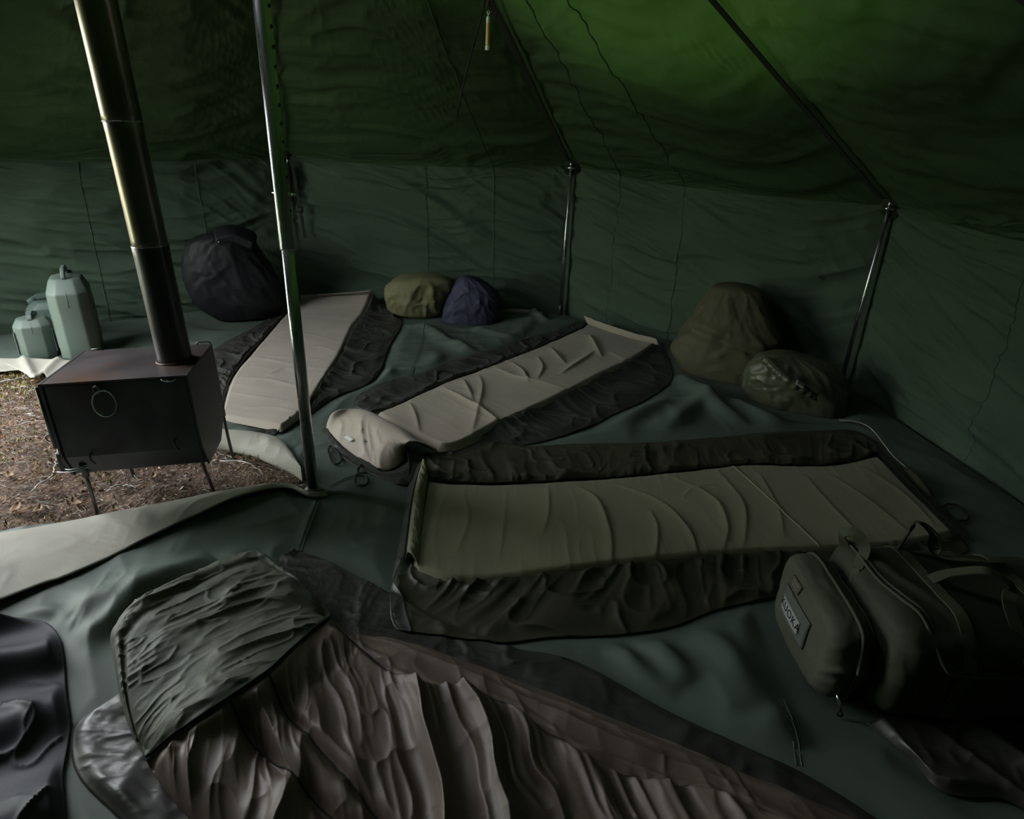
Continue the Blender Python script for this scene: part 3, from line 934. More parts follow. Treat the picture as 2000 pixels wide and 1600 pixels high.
geo_obj('ring', tube_geo(ring, .0035, 8, False), M['chrome'], st)

# ================================================================== STOVE
SY, STX, STY = .213, -.034, -.036
cz, sz = math.cos(SY), math.sin(SY)
Rz = np.array([[cz, -sz, 0], [sz, cz, 0], [0, 0, 1]])
c, s_ = math.cos(STX), math.sin(STX); Rx = np.array([[1, 0, 0], [0, c, -s_], [0, s_, c]])
c, s_ = math.cos(STY), math.sin(STY); Ry = np.array([[c, 0, s_], [0, 1, 0], [-s_, 0, c]])
SM = Rz @ Rx @ Ry
SO = np.array([-1.284, 1.995, .33])


def S(p):
    return SO + SM @ (np.array(p, float) - [0, 0, .33])


SLn, SW, ZT, ZB = .417 / 2, .338 / 2, .515, .185
stove = empty('tent_stove', (SO[0], SO[1], 0)); tag(stove, 'soot-black steel box stove on thin legs with a ring handle', 'stove')
prof = [(-SW, ZT), (-SW, .262), (-.135, ZB), (.045, ZB), (SW, .262), (SW, ZT)]
prof_in = [(y_ * .97, z_) for y_, z_ in prof]
V = [S((x_, y_, z_)) for x_ in (-SLn, SLn) for y_, z_ in prof]
n = len(prof)
F = [list(range(n)), [n + k for k in range(n)][::-1]] + [[k, n + k, n + (k + 1) % n, (k + 1) % n] for k in range(n)]
o = geo_obj('firebox', (V, F), M['stove'], stove, smooth=False); bevel(o, .006, 3)
o = geo_obj('top_plate', box_geo((-SLn - .004, -SW - .003, ZT - .002), (SLn + .003, SW + .003, ZT + .005), SM, S((0, 0, 0))), M['stove_top'], stove, smooth=False)
# end plates stand a little proud of the sheet
for sx in (-1, 1):
    pr = [(-SW - .004, ZT + .006), (-SW - .004, .262), (-.138, ZB - .004), (.048, ZB - .004), (SW + .004, .262), (SW + .004, ZT + .006)]
    xa, xb = (SLn, SLn + .006) if sx > 0 else (-SLn - .010, -SLn)
    V = [S((x_, y_, z_)) for x_ in (xa, xb) for y_, z_ in pr]
    o = geo_obj('end_plate', (V, [list(range(6)), [11, 10, 9, 8, 7, 6]] + [[k, 6 + k, 6 + (k + 1) % 6, (k + 1) % 6] for k in range(6)]), M['stove'], stove, smooth=False)
    bevel(o, .002, 2)
# fire door on the left end with hinge pins, latch ring and draught box below
door = geo_obj('fire_door', box_geo((-SLn - .020, -SW + .02, .30), (-SLn - .010, SW - .02, ZT - .02), SM, S((0, 0, 0))), M['stove'], stove, smooth=False); bevel(door, .003)
ring = [S((-SLn - .026, -SW + .004, .335)) + SM @ np.array([.011 * math.sin(a), 0, .011 * math.cos(a)]) for a in np.linspace(0, 2 * math.pi, 17)]
geo_obj('latch_ring', tube_geo(ring, .0022, 6, False), M['steel_dark'], door)
tube('hinge_pin', [S((-SLn - .016, -SW + .002, .30)), S((-SLn - .016, -SW + .002, ZT - .005))], .006, M['stove'], door, 10)
o = geo_obj('draught_box', box_geo((-SLn - .034, -.150, .198), (-SLn - .008, .02, .270), SM, S((0, 0, 0))), M['stove'], stove, smooth=False); bevel(o, .004)
# ring handle on the front
eye = [S((-.055, -SW - .006, .492)) + SM @ np.array([.009 * math.cos(a), -.004, .012 * math.sin(a)]) for a in np.linspace(0, 2 * math.pi, 17)]
hr = geo_obj('ring_handle', tube_geo([S((-.040, -SW - .011 - .012 * (1 - math.cos(a)) * .5, .448)) + SM @ np.array([.034 * math.sin(a), 0, .042 * math.cos(a)]) for a in np.linspace(0, 2 * math.pi, 41)], .0026, 8, False), M['steel'], stove)
geo_obj('eyelet', tube_geo(eye, .0032, 8, False), M['steel_dark'], hr)
# hooks and welded lugs
for lx, lz in ((-.125, .272), (.135, .300)):
    geo_obj('hook', tube_geo(resample([S((lx, -SW, lz)), S((lx, -SW - .018, lz - .004)), S((lx + .004, -SW - .020, lz - .022)), S((lx + .008, -SW - .012, lz - .034))], 14), .0030, 8), M['stove'], stove)
geo_obj('weld_bead', tube_geo(resample([S((.135, -SW - .004, ZT - .004)), S((.15, -SW - .006, ZT - .010)), S((.168, -SW - .006, ZT - .010)), S((.18, -SW - .004, ZT - .004))], 12), .0028, 6), M['chrome'], stove)
geo_obj('weld_bead', tube_geo(resample([S((.165, SW + .002, ZT + .004)), S((.165, SW + .004, ZT + .012)), S((.205, SW + .004, ZT + .012)), S((.207, SW + .002, ZT + .004))], 12), .0032, 6), M['steel_dark'], stove)
geo_obj('weld_bead', tube_geo([S((-.190, SW, ZT + .008)), S((-.170, SW, ZT + .010)), S((-.150, SW, ZT + .008))], .003, 6), M['steel_dark'], stove)
# legs with brackets
LEGS = [((-.170, -.150, .215), G(193, 1012, -.022)), ((.185, -.135, .225), G(420, 966, -.022)), ((.205, .165, .265), G(456, 899, -.022)), ((-.175, .150, .250), G(264, 936, -.022))]
for p0, foot in LEGS:
    a = S(p0); foot = np.array(foot)
    leg = tube('leg', [a, a * .5 + foot * .5, foot], .0062, M['steel_dark'], stove, 10)
    dirl = (foot - a) / np.linalg.norm(foot - a)
    tube('leg_socket', [a - dirl * .018, a + dirl * .040], .0105, M['stove'], leg, 10)
wire = resample([S((-.205, -.190, .232)), S((-.185, -.205, .236)), S((-.150, -.200, .240)), S((-.120, -.185, .243)), S((-.125, -.188, .236)), S((-.165, -.205, .230)), S((-.205, -.200, .226)), S((-.235, -.185, .222))], 50)
geo_obj('wire', tube_geo(wire, .0013, 6), M['steel'], stove)

# stove pipe in sections
pipe = empty('stove_pipe', S((.135, -.004, ZT + .005))); tag(pipe, 'heat-tinted steel stove pipe standing on the box stove', 'stove pipe')
PA = (.135, -.004)
cuts = [ZT + .006, .905, 1.265, 1.72, 2.22, 2.85]
for k in range(len(cuts) - 1):
    r0 = .0535 - .0012 * (k % 2)
    z0, z1 = cuts[k], cuts[k + 1]
    prof = [(r0 - .001, z0), (r0 + .0006, z0 + .002), (r0, z0 + .02), (r0, z1 - .03), (r0 + .0008, z1 - .002), (r0 - .001, z1 + .001)]
    Vt, Ft = lathe_geo(prof, 48)
    Vt = [S((v[0] + PA[0], v[1] + PA[1], v[2])) for v in Vt]
    sec = geo_obj('pipe_section', (Vt, Ft), M['pipe_low'] if k == 0 else M['pipe'], pipe)
    if k:
        rim = [S((PA[0] + (r0 + .0012) * math.cos(a), PA[1] + (r0 + .0012) * math.sin(a), z0)) for a in np.linspace(0, 2 * math.pi, 49)]
        geo_obj('crimped_joint', tube_geo(rim, [.0011 + .0007 * (j % 2) for j in range(49)], 6, False), M['steel'], sec)
rim = [S((PA[0] + .057 * math.cos(a), PA[1] + .057 * math.sin(a), ZT + .007)) for a in np.linspace(0, 2 * math.pi, 49)]
geo_obj('collar', tube_geo(rim, [.004 + .0006 * math.sin(5 * j) for j in range(49)], 8, False), M['stove_top'], stove)
seam_p = [S((PA[0] + .0545 * math.cos(1.2), PA[1] + .0545 * math.sin(1.2), z)) for z in np.linspace(.53, 2.8, 30)]
tube('lock_seam', seam_p, .0016, M['pipe'], pipe, 6)

# ================================================================== SLEEPING MATS
def wrinkle_cross(U, V, L, seed, freq, amp, bend=.5):
    """creases that cross the panel, curved, strongest at the gathered long edges"""
    q = U * freq + bend * np.sin(np.pi * V) * (vn(U * 3, U * 0, seed + 1) - .2) * 2 + .5 * fbm(U * freq * .5, V * 2.0, seed + 2, 2)
    w = ridge(q, V * .9 + 3, seed, 2, 1.6)
    msk = sstep(.35, .8, fbm(U * freq * .35 + 9, V * 1.6, seed + 5, 2))
    edge = np.exp(-V / .10) + np.exp(-(1 - V) / .10)
    gth = ridge(U * freq * 2.6, V * .3, seed + 9, 1, 1.0)
    return amp * (w * (.10 + .75 * msk)) + amp * .8 * edge * (gth - .4)


def pad_panel(name, A, B, zc, nu, nv, mat, parent, seed, freq, amp, tpad=.035, extra=None, z0=.016, creases=()):
    g = ruled(GL(A, zc * .8), GL(B, zc * .8), nu, nv)
    U, V = uvgrid(g)
    edge = np.minimum(V, 1 - V) * 2; edu = np.minimum(U, 1 - U)
    prof = sstep(0, .10, edge) ** .6 * sstep(0, .015, edu) ** .6
    z = z0 + (zc - z0) * prof
    w = wrinkle_cross(U, V, 1, seed, freq, amp)
    for pl, cw, ca_ in creases:
        d, q_, sd = linedist(g[..., 0], g[..., 1], resample(GL(pl, zc * .8), 20))
        w = w + ca_ * np.exp(-d / (cw * np.where(sd > 0, 1.6, .55))) * np.sin(np.pi * np.clip(q_, 0, 1)) ** .5
    n_ = .006 * (fbm(g[..., 0] * 5, g[..., 1] * 5, seed + 20, 2) - .5)
    g[..., 2] = z + (w + n_) * (.25 + .75 * prof)
    if extra is not None: g = extra(g, U, V)
    return grid_obj(name, g, mat, parent), g


def skirt(name, A, B, za, zb, nu, nv, mat, parent, seed, amp=.012, scale=.16, lift=0.0, thick=.0016, ba=None, rise=0.0):
    a = GL(A, za); b_ = GL(B, zb) if ba is None else ba
    g = ruled(a, b_, nu, nv)
    U, V = uvgrid(g)
    env = sstep(0, .06, V)
    Lm = np.linalg.norm(np.diff(a, axis=0), axis=1).sum()
    fan = U * Lm / .075 + 1.1 * fbm(g[..., 0] * 4, g[..., 1] * 4, seed, 2) + .6 * V * np.sin(U * 13 + seed)
    radial = ridge(fan, V * .8 + seed, seed + 2, 2, .9)            # folds running out from the gathered seam
    soft = fbm(g[..., 0] * 6, g[..., 1] * 6, seed + 4, 2) - .4
    cs = crease(g[..., 0], g[..., 1], scale * .8, seed + 6)
    tuck = ridge(U * Lm / .022, V * .4, seed + 8, 1, 1.0) * np.exp(-V / .10)
    g[..., 2] = za * (1 - sstep(0, .35, V)) + (.007 + zb) * sstep(0, .35, V) + env * amp * (.75 * radial * (.35 + np.exp(-V / .5)) + .9 * np.maximum(soft, 0) + .50 * cs) * (1 - .6 * sstep(.8, 1, V)) + .006 * tuck
    if rise: g[..., 2] += rise * sstep(.80, 1, U) * (1 - V) ** 1.5
    if lift: g[..., 2] += lift * np.sin(np.pi * V) * vn(U * 7, U * 0, seed)
    return grid_obj(name, g, mat, parent, thick=thick), g


def stitch(name, g_edge, mat, parent, r=.0026, seed=0):
    p = g_edge[::2].copy()
    p[:, 2] += .002
    return tube(name, p, r, mat, parent, 5)


CR3 = [([(1120, 950), (1165, 980), (1190, 1040), (1196, 1100)], .012, .010), ([(1190, 945), (1290, 985), (1345, 1040), (1362, 1085)], .012, .010),
       ([(1270, 1000), (1284, 1040), (1280, 1095)], .010, .008), ([(1300, 930), (1390, 975), (1420, 1030), (1412, 1080)], .012, .010),
       ([(1330, 980), (1350, 960), (1400, 950)], .010, .006), ([(1070, 950), (1072, 1000), (1060, 1050)], .012, .006), ([(1400, 920), (1450, 985), (1456, 1040), (1448, 1075)], .012, .007),
       ([(1480, 925), (1520, 1000), (1530, 1060)], .012, .006), ([(905, 960), (915, 1020), (890, 1090)], .014, .005), ([(990, 955), (985, 1020), (975, 1100)], .012, .004),
       ([(1620, 930), (1700, 985), (1780, 1050)], .012, .006), ([(1570, 930), (1630, 1000), (1690, 1060)], .012, .006), ([(1680, 915), (1760, 965), (1830, 1035)], .012, .006)]
CR2 = [([(862, 760), (900, 782), (950, 812), (990, 842)], .016, .022), ([(965, 722), (1010, 742), (1060, 752), (1105, 765)], .014, .018), ([(1000, 712), (1022, 730), (1032, 752)], .012, .014),
       ([(905, 745), (915, 765), (925, 790)], .014, .012), ([(1075, 682), (1090, 700), (1105, 715)], .012, .014), ([(1150, 660), (1162, 680), (1175, 700)], .014, .022),
       ([(1160, 690), (1130, 712), (1095, 735)], .014, .014), ([(1190, 690), (1220, 705), (1240, 700)], .014, .012), ([(1050, 700), (1060, 722), (1050, 745)], .012, .012),
       ([(935, 735), (942, 760), (935, 800), (922, 850)], .018, .012), ([(800, 790), (812, 815), (820, 850)], .014, .010)]
CR1 = [([(500, 700), (560, 712), (620, 722)], .012, .008), ([(470, 740), (530, 745), (590, 760)], .012, .009), ([(455, 770), (500, 778), (560, 785)], .012, .007), ([(540, 650), (600, 655), (660, 668)], .012, .006),
       ([(580, 690), (620, 680), (660, 690)], .014, .008), ([(480, 800), (540, 800), (580, 808)], .012, .008), ([(560, 620), (620, 618), (690, 625)], .012, .005), ([(520, 735), (560, 722), (600, 735)], .01, .007)]
# --- the mat in front, nearest the duffel
m3 = empty('sleeping_mat', G(1330, 1010)); tag(m3, 'wide olive-tan padded sleeping mat with dark skirts lying beside the duffel bag', 'sleeping mat', 'sleeping mats on the groundsheet')
o, g3 = pad_panel('pad', MAT3_A, MAT3_B, .042, 420, 130, M['tan_olive'], m3, 31, 20, .0050, creases=CR3)
stitch('piping', g3[0], M['tan_olive'], o); stitch('piping', g3[-1], M['tan_olive'], o)
sl = [g3[int(k), int(round(.640 * 420 + (k / 130) * .075 * 420))] + np.array([0, 0, .002]) for k in range(4, 128, 2)]
sl = resample(np.array(sl), 30)
tube('cross_seam', sl, .0028, M['tan_olive'], o, 6)
skirt('skirt', MAT3_A, SK3_UP[:], .018, .0, 380, 44, M['skirt_olive'], m3, 12, .020, .16)
skirt('skirt', MAT3_B, SK3_DN, .018, .0, 380, 70, M['skirt_olive'], m3, 17, .022, .20)
# rolled lip at the head end
A_ = [(836, 942), (828, 1000), (822, 1060), (818, 1112)]; B_ = [(824, 908), (808, 962), (796, 1040), (790, 1088)]
g = ruled(GL(A_, .03), GL(B_, .03), 90, 26); U, V = uvgrid(g)
g[..., 2] = .030 + .034 * np.sin(np.pi * np.clip(V * .8 + .08, 0, 1)) + .007 * (ridge(U * 14, V * 2, 5, 2) - .4) - .045 * sstep(.75, 1, V) + .02 * (1 - U)
grid_obj('end_lip', g, M['tan_olive'], m3, thick=.002)
# end skirt falling over the left end
A_ = [(824, 908), (808, 962), (796, 1040), (790, 1090)]; B_ = [(806, 914), (797, 962), (785, 1040), (766, 1140)]
g = ruled(GL(A_, .02), GL(B_, .006), 80, 16); U, V = uvgrid(g)
g[..., 2] = .022 * (1 - V) + .008 + .012 * crumple(g[..., 0], g[..., 1], .12, 6)
grid_obj('end_skirt', g, M['skirt'], m3, thick=.0016)
A_ = [(768, 1140), (785, 1165), (795, 1200), (805, 1238)]; B_ = [(764, 1150), (762, 1180), (764, 1215), (775, 1238)]
g = ruled(GL(A_, .02), GL(B_, .008), 40, 12); U, V = uvgrid(g)
g[..., 2] = .020 * (1 - V) + .008
grid_obj('turned_hem', g, M['skirt'], m3, thick=.002)
# foot end: dark end skirt and tie loops by the wall
A_ = [(1716, 892), (1770, 945), (1820, 995), (1874, 1048)]; B_ = [(1722, 880), (1790, 945), (1850, 1000), (1900, 1062)]
g = ruled(GL(A_, .02), GL(B_, .006), 60, 14); U, V = uvgrid(g)
g[..., 2] = .022 * (1 - V) + .008 + .010 * crumple(g[..., 0], g[..., 1], .12, 9)
grid_obj('end_skirt', g, M['skirt_olive'], m3, thick=.0016)


def tie(name, pts, parent, r=.0042):
    P_ = drape(resample(GL(pts, .012), 60), tarp_grid, .006)
    P_[:, 2] += .006 * np.sin(np.linspace(0, 14, 60)) ** 2
    return tube(name, P_, r, M['cord'], parent, 8)


tie('tie_loop', [(1838, 992), (1862, 988), (1885, 1003), (1890, 1015), (1872, 1020), (1850, 1008)], m3)

# --- the middle mat
m2 = empty('sleeping_mat', G(1000, 760)); tag(m2, 'narrow tan padded sleeping mat with a pale curled end and black tie loops', 'sleeping mat', 'sleeping mats on the groundsheet')


def bulge2(g, U, V):
    g[..., 2] += .012 * np.exp(-((U - .86) / .06) ** 2) * np.exp(-((V - .45) / .35) ** 2)
    return g


o, g2 = pad_panel('pad', MAT2_A, MAT2_B, .050, 380, 100, M['tan'], m2, 57, 13, .0075, extra=bulge2, creases=CR2)
stitch('piping', g2[0], M['tan'], o); stitch('piping', g2[-1], M['tan'], o)
skirt('skirt', MAT2_A, SK2_UP, .020, .0, 300, 44, M['skirt'], m2, 22, .022, .15)
skirt('skirt', MAT2_B, SK2_DN, .020, .0, 300, 60, M['skirt'], m2, 27, .024, .19)
# far end: tan flap falling towards the wall
A_ = [(1148, 632), (1190, 648), (1240, 664), (1287, 674)]; B_ = [(1140, 618), (1190, 636), (1240, 652), (1282, 662)]
g = ruled(GL(A_, .05), GL(B_, .085), 60, 16); U, V = uvgrid(g)                  # rides up the foot of the wall
g[..., 2] = .045 + .040 * V + .006 * ridge(U * 9, V, 4)
grid_obj('end_flap', g, M['tan'], m2, thick=.003)
# near end: the pad curls up into a pale lip and rolls over
C0 = GL([(715, 815), (760, 838), (808, 860), (852, 878)], .035)
C1 = GL([(662, 802), (700, 802), (752, 830), (801, 862)], .105)
C2 = GL([(638, 838), (672, 875), (720, 905), (748, 919), (776, 911), (794, 890)], .012)
n_u, n_v = 140, 70
a = resample(C0, n_u + 1); b_ = resample(C1, n_u + 1); c_ = resample(C2, n_u + 1)
t = np.linspace(0, 1, n_v + 1)[:, None, None]
ctrl = b_ * 2 - (a + c_) / 2
ctrl[:, 2] = .185
g = (1 - t) ** 2 * a[None] + 2 * t * (1 - t) * ctrl[None] + t * t * c_[None]
U, V = uvgrid(g)
g[..., 2] = np.maximum(g[..., 2] + .020 * (crumple(g[..., 0] + g[..., 2], g[..., 1], .13, 14) - .35) * sstep(.45, .9, V), .008)
g[..., 2] += .012 * np.exp(-((U - .04) / .03) ** 2) * sstep(.3, .8, V)
fl = grid_obj('curled_end', g, M['tan_light'], m2, thick=.004)
p = g[int(.86 * n_v), int(.52 * n_u)]
q = g[int(.93 * n_v), int(.36 * n_u)]
lv = [q + np.array(d_) for d_ in ((-.030, .012, .012), (.004, -.022, .012), (.018, -.012, .016), (-.016, .022, .016))]
o = geo_obj('care_label', (lv, [[0, 1, 2, 3]]), M['label'], m2, smooth=False); o.modifiers.new('thickness', 'SOLIDIFY').thickness = .0012
hv = [p + np.array([.006 * math.cos(a_) * (1 + .4 * math.sin(3 * a_)), .005 * math.sin(a_), .004]) for a_ in np.linspace(0, 2 * math.pi, 9)[:-1]]
geo_obj('worn_hole', (hv, [list(range(8))]), M['hole'], fl, smooth=False)
A_ = [(636, 840), (670, 880), (715, 908), (750, 925), (785, 915), (812, 890)]; B_ = [(628, 845), (660, 890), (700, 918), (748, 940), (795, 950), (818, 905)]
g = ruled(GL(A_, .012), GL(B_, .006), 90, 16); U, V = uvgrid(g)
g[..., 2] = .010 + .010 * (1 - V) + .014 * crumple(g[..., 0], g[..., 1], .09, 4) * sstep(0, .3, V)
grid_obj('end_skirt', g, M['skirt'], m2, thick=.0016)
A_ = [(796, 884), (798, 908), (792, 936)]; B_ = [(814, 884), (808, 912), (800, 940)]
g = ruled(GL(A_, .05), GL(B_, .02), 30, 16); U, V = uvgrid(g)
g[..., 2] = .050 * (1 - U * .85) * (1 - .5 * V) + .010 * crumple(g[..., 0], g[..., 1], .08, 2)
grid_obj('end_skirt', g, M['skirt'], m2, thick=.0016)
tie('tie_loop', [(655, 872), (645, 875), (642, 890), (650, 910), (662, 913), (667, 903), (658, 885), (652, 874)], m2)
tie('tie_loop', [(706, 908), (700, 925), (694, 945), (700, 954), (712, 955), (719, 945), (714, 935), (702, 932), (698, 922)], m2)

# --- the rear mat, behind the stove
m1 = empty('sleeping_mat', G(585, 720)); tag(m1, 'grey-tan sleeping mat with black skirts stretched between stove and rear wall pole', 'sleeping mat', 'sleeping mats on the groundsheet')


def rise1(g, U, V):                                  # the foot end is pushed up against the wall
    g[..., 2] += (.012 + .055 * V) * sstep(.80, 1, U)
    return g


o, g1 = pad_panel('pad', MAT1_A, MAT1_B, .040, 320, 100, M['tan_light'], m1, 83, 13, .006, creases=CR1, extra=rise1)
stitch('piping', g1[0], M['tan'], o); stitch('piping', g1[-1], M['tan'], o)
skirt('skirt', MAT1_A, SK1_UP, .018, .0, 220, 40, M['skirt'], m1, 42, .024, .14)
skirt('skirt', MAT1_B, SK1_DN, .018, .0, 240, 60, M['skirt'], m1, 47, .028, .20, rise=.067)
A_ = [(588, 584, .045), (640, 581, .060), (690, 578, .075), (731, 576, .092)]; B_ = [(587, 577, .070), (640, 575, .100), (690, 571, .125), (726, 568, .150)]
g = ruled(GL(A_, .05), GL(B_, .07), 60, 14); U, V = uvgrid(g)
g[..., 2] += .005 * ridge(U * 9, V, 6)
grid_obj('end_flap', g, M['tan_light'], m1, thick=.003)
A_ = [(432, 838), (470, 846), (510, 842), (548, 838)]; B_ = [(438, 846), (475, 853), (515, 850), (545, 848)]
g = ruled(GL(A_, .018), GL(B_, .006), 60, 10); U, V = uvgrid(g)
g[..., 2] = .010 + .012 * (1 - V) + .010 * crumple(g[..., 0], g[..., 1], .09, 4) * sstep(0, .3, V)
grid_obj('end_skirt', g, M['skirt'], m1, thick=.0016)

# --- the mat under the sleeping bag
m4 = empty('sleeping_mat', G(560, 1300)); tag(m4, 'dark nylon sleeping mat lying under the brown sleeping bag', 'sleeping mat', 'sleeping mats on the groundsheet')
g = ruled(GL(MAT4_L), GL(MAT4_R), 330, 170); U, V = uvgrid(g)
cr = crumple(g[..., 0], g[..., 1], .17, 61, 1.0); cf = crumple(g[..., 0], g[..., 1], .06, 64, 1.0)
q = g[..., 0] * .55 + g[..., 1] * .83
st_ = ridge(q * 9 + .6 * fbm(g[..., 0] * 4, g[..., 1] * 4, 3, 2), g[..., 0] * 2, 33, 2, 1.2)
left = 1 - sstep(.0, .5, V)
g[..., 2] = .008 + (.016 * cr + .005 * cf + .022 * st_ * left) * sstep(0, .03, V) * sstep(0, .03, 1 - V)
grid_obj('cover', g, M['skirt'], m4, thick=.0018)
stitch('piping', g[:, 0][::1], M['skirt'], m4, .004)

# --- dark cloth at the lower left
A_ = [(-330, 1225), (-150, 1218), (0, 1219), (60, 1220), (96, 1226), (118, 1250), (128, 1300), (132, 1360), (140, 1420), (134, 1470), (126, 1520), (130, 1580), (132, 1660)]
B_ = [(-420, 1260), (-420, 1300), (-420, 1340), (-420, 1380), (-420, 1420), (-420, 1460), (-420, 1500), (-420, 1540), (-420, 1580), (-420, 1620), (-420, 1700), (-420, 1760), (-420, 1840)]
g = ruled(GL(A_), GL(B_), 220, 160); U, V = uvgrid(g)
q = g[..., 0] * -.50 + g[..., 1] * .86
f1 = (.5 + .5 * np.sin(q * 26 + 5 * fbm(g[..., 0] * 2.2, g[..., 1] * 2.2, 7, 2))) ** 1.4 * (.35 + .9 * fbm(g[..., 0] * 2.6 + 4, g[..., 1] * 2.6, 73, 2))
g[..., 2] = .012 + (.060 * f1 + .012 * crease(g[..., 0], g[..., 1], .16, 74)) * sstep(0, .05, V) + .03 * np.exp(-(V / .02) ** 2) * (1 - sstep(.2, .5, U))
m5 = grid_obj('folded_cloth', g, M['skirt_navy'], thick=.002)
tag(m5, 'dark navy nylon cloth with broad folds beside the sleeping bag hood', 'cloth')

# ================================================================== SLEEPING BAG
sb = empty('sleeping_bag', G(520, 1450)); tag(sb, 'brown mummy sleeping bag with an olive hood spread on the groundsheet', 'sleeping bag')
HOOD_OUT = [(286, 1486), (262, 1445), (243, 1395), (230, 1340), (221, 1290), (220, 1262), (250, 1222), (300, 1188), (360, 1156), (430, 1122), (480, 1106), (507, 1102), (545, 1128), (600, 1172), (645, 1208)]
SEAM = [(286, 1486, .05), (330, 1448, .10), (372, 1418, .13), (444, 1370, .145), (520, 1318, .145), (575, 1266, .13), (620, 1228, .11), (645, 1210, .08)]
a = GL(HOOD_OUT, .03); b_ = GL(SEAM)
n_u, n_v = 260, 150
g = ruled(a, b_, n_u, n_v)
U, V = uvgrid(g)
zs = resample(b_, n_u + 1)[:, 2][None]
rise = np.clip(V / .16, 0, 1)
dome = np.sqrt(np.clip(1 - (1 - rise) ** 2, 0, 1))
side = np.sin(np.pi * np.clip(U, .03, .97)) ** .35
zmid = .118 * side
z = .010 + dome * (zmid * (1 - sstep(.6, 1, V)) + zs * sstep(.6, 1, V)) 
rim_w = ridge(U * 34 + .6 * fbm(U * 20, V * 6, 3, 2), V * 2.2, 15, 2, .8)
x_, y_ = g[..., 0], g[..., 1]
fine = crumple(x_, y_, .07, 18, 1.0); mid_ = crumple(x_ * .8 + y_ * .5, y_, .15, 19, 1.0)
thin = crease((x_ + y_) * .35, (y_ - x_) * .9, .035, 21, 3.0); long_ = crease((x_ * .75 + y_ * .65) * .30, y_ * .75 - x_ * .65, .055, 24, 3.0)
z = z + dome * (.010 * (rim_w - .4) * np.exp(-V / .12) + .0045 * thin + .012 * long_ + .016 * (fbm(x_ * 7, y_ * 7, 26, 2) - .5) * sstep(.1, .4, V)) * side * (1 - sstep(.93, 1, V) * .7)
z = z - .010 * np.exp(-((V - .20) / .03) ** 2) * side
g[..., 2] = np.maximum(z, .006)
hood = grid_obj('hood', g, M['bag_hood'], sb)
gh = g
ed = np.stack([g[int(.13 * n_v), k] for k in range(8, n_u - 8, 2)]) + np.array([0, 0, .001])
tube('drawcord_channel', ed - np.array([0, 0, .004]), .0035, M['bag_hood'], hood, 6)

ZIP = GL([(650, 1216), (700, 1250), (760, 1298), (830, 1335), (920, 1336), (1000, 1362), (1130, 1448), (1240, 1500), (1380, 1532), (1500, 1592), (1620, 1660)], .09)
SE1 = GL([(444, 1370), (500, 1432), (560, 1490), (640, 1560), (720, 1640)], .13)
SE2 = GL([(520, 1318), (570, 1385), (640, 1462), (700, 1525), (780, 1610)], .13)
Lc = GL([(p_[0], p_[1], .02) for p_ in BAG_L]); Rc = GL([(p_[0], p_[1], .05) for p_ in BAG_R])
Lc[0] = b_[0]; Rc[0] = b_[-1]
Ec = np.array([Lc[-1], Lc[-1] * .6 + Rc[-1] * .4, Lc[-1] * .3 + Rc[-1] * .7, Rc[-1]])
n_u, n_v = 420, 400
g = coons(b_, Ec, Lc, Rc, n_u, n_v)
U, V = uvgrid(g)
x_, y_ = g[..., 0].copy(), g[..., 1].copy()
ev = np.minimum(V / .10, (1 - V) / .16); ev = np.clip(ev, 0, 1)
dome = np.sqrt(np.clip(1 - (1 - ev) ** 2, 0, 1))
dz, sz_, side_z = linedist(x_, y_, ZIP)
d1, s1, sd1 = linedist(x_, y_, SE1); d2, s2, sd2 = linedist(x_, y_, SE2)
beyond = (side_z < 0)                               # the strip between zip and far edge
th_ = -1.17 + .25 * (fbm(x_ * 2, y_ * 2, 44, 2) - .5) + .10 * x_
q = x_ * .93 + y_ * .36 + .05 * (fbm(x_ * 5, y_ * 5, 45, 2) - .5)
r_ = x_ * .36 - y_ * .93
big = ridge(q * 6.5 + .5 * fbm(x_ * 3, y_ * 3, 46, 2), r_ * 1.3, 91, 1, .7)
med = ridge(q * 15 + .7 * fbm(x_ * 5, y_ * 5, 47, 2), r_ * 2.6, 92, 2, 1.0)
sml = crumple(x_, y_, .055, 93, 1.0)
sml = crease(q, r_ * .35, .05, 93, 3.0) * .5
body = .095 + .054 * (big - .4) + .030 * (med - .4) + .010 * (sml - .1)
gather = np.exp(-np.minimum(dz, np.minimum(d1, d2)) / .05)
body = body + .010 * gather * (ridge(q * 34, r_ * 3, 95, 1, .8) - .4)
body = body - .034 * np.exp(-(d1 / .020) ** 2) - .024 * np.exp(-(d2 / .012) ** 2)
al = x_ * .85 - y_ * .35
bt = x_ * .42 + y_ * .91
strip = .050 + .026 * (ridge(bt * 11 + .4 * fbm(x_ * 4, y_ * 4, 48, 2), al * 2.2, 96, 2, .9) - .4) + .008 * (sml - .35)
mixz = sstep(-.02, .03, np.where(beyond, dz, -dz))
zb = body * (1 - mixz) + strip * mixz - .022 * np.exp(-(dz / .012) ** 2)
z = .010 + dome * zb
s0 = (1 - sstep(0, .10, U))                         # meets the hood seam
z = z * (1 - s0) + s0 * (resample(b_, n_v + 1)[:, 2][:, None] + .5 * (z - .105) * sstep(0, .05, U))
g[..., 2] = np.maximum(z, .008)
# the bag's sides are full: let the low edges bulge
shell = grid_obj('shell', g, M['bag_shell'], sb)
gb = g


def seam_line(name, pts, n, r, mat, parent, lift=.0015):
    p_ = drape(resample(np.asarray(pts), n), gb, lift)
    tube(name, p_, r, mat, parent, 6)


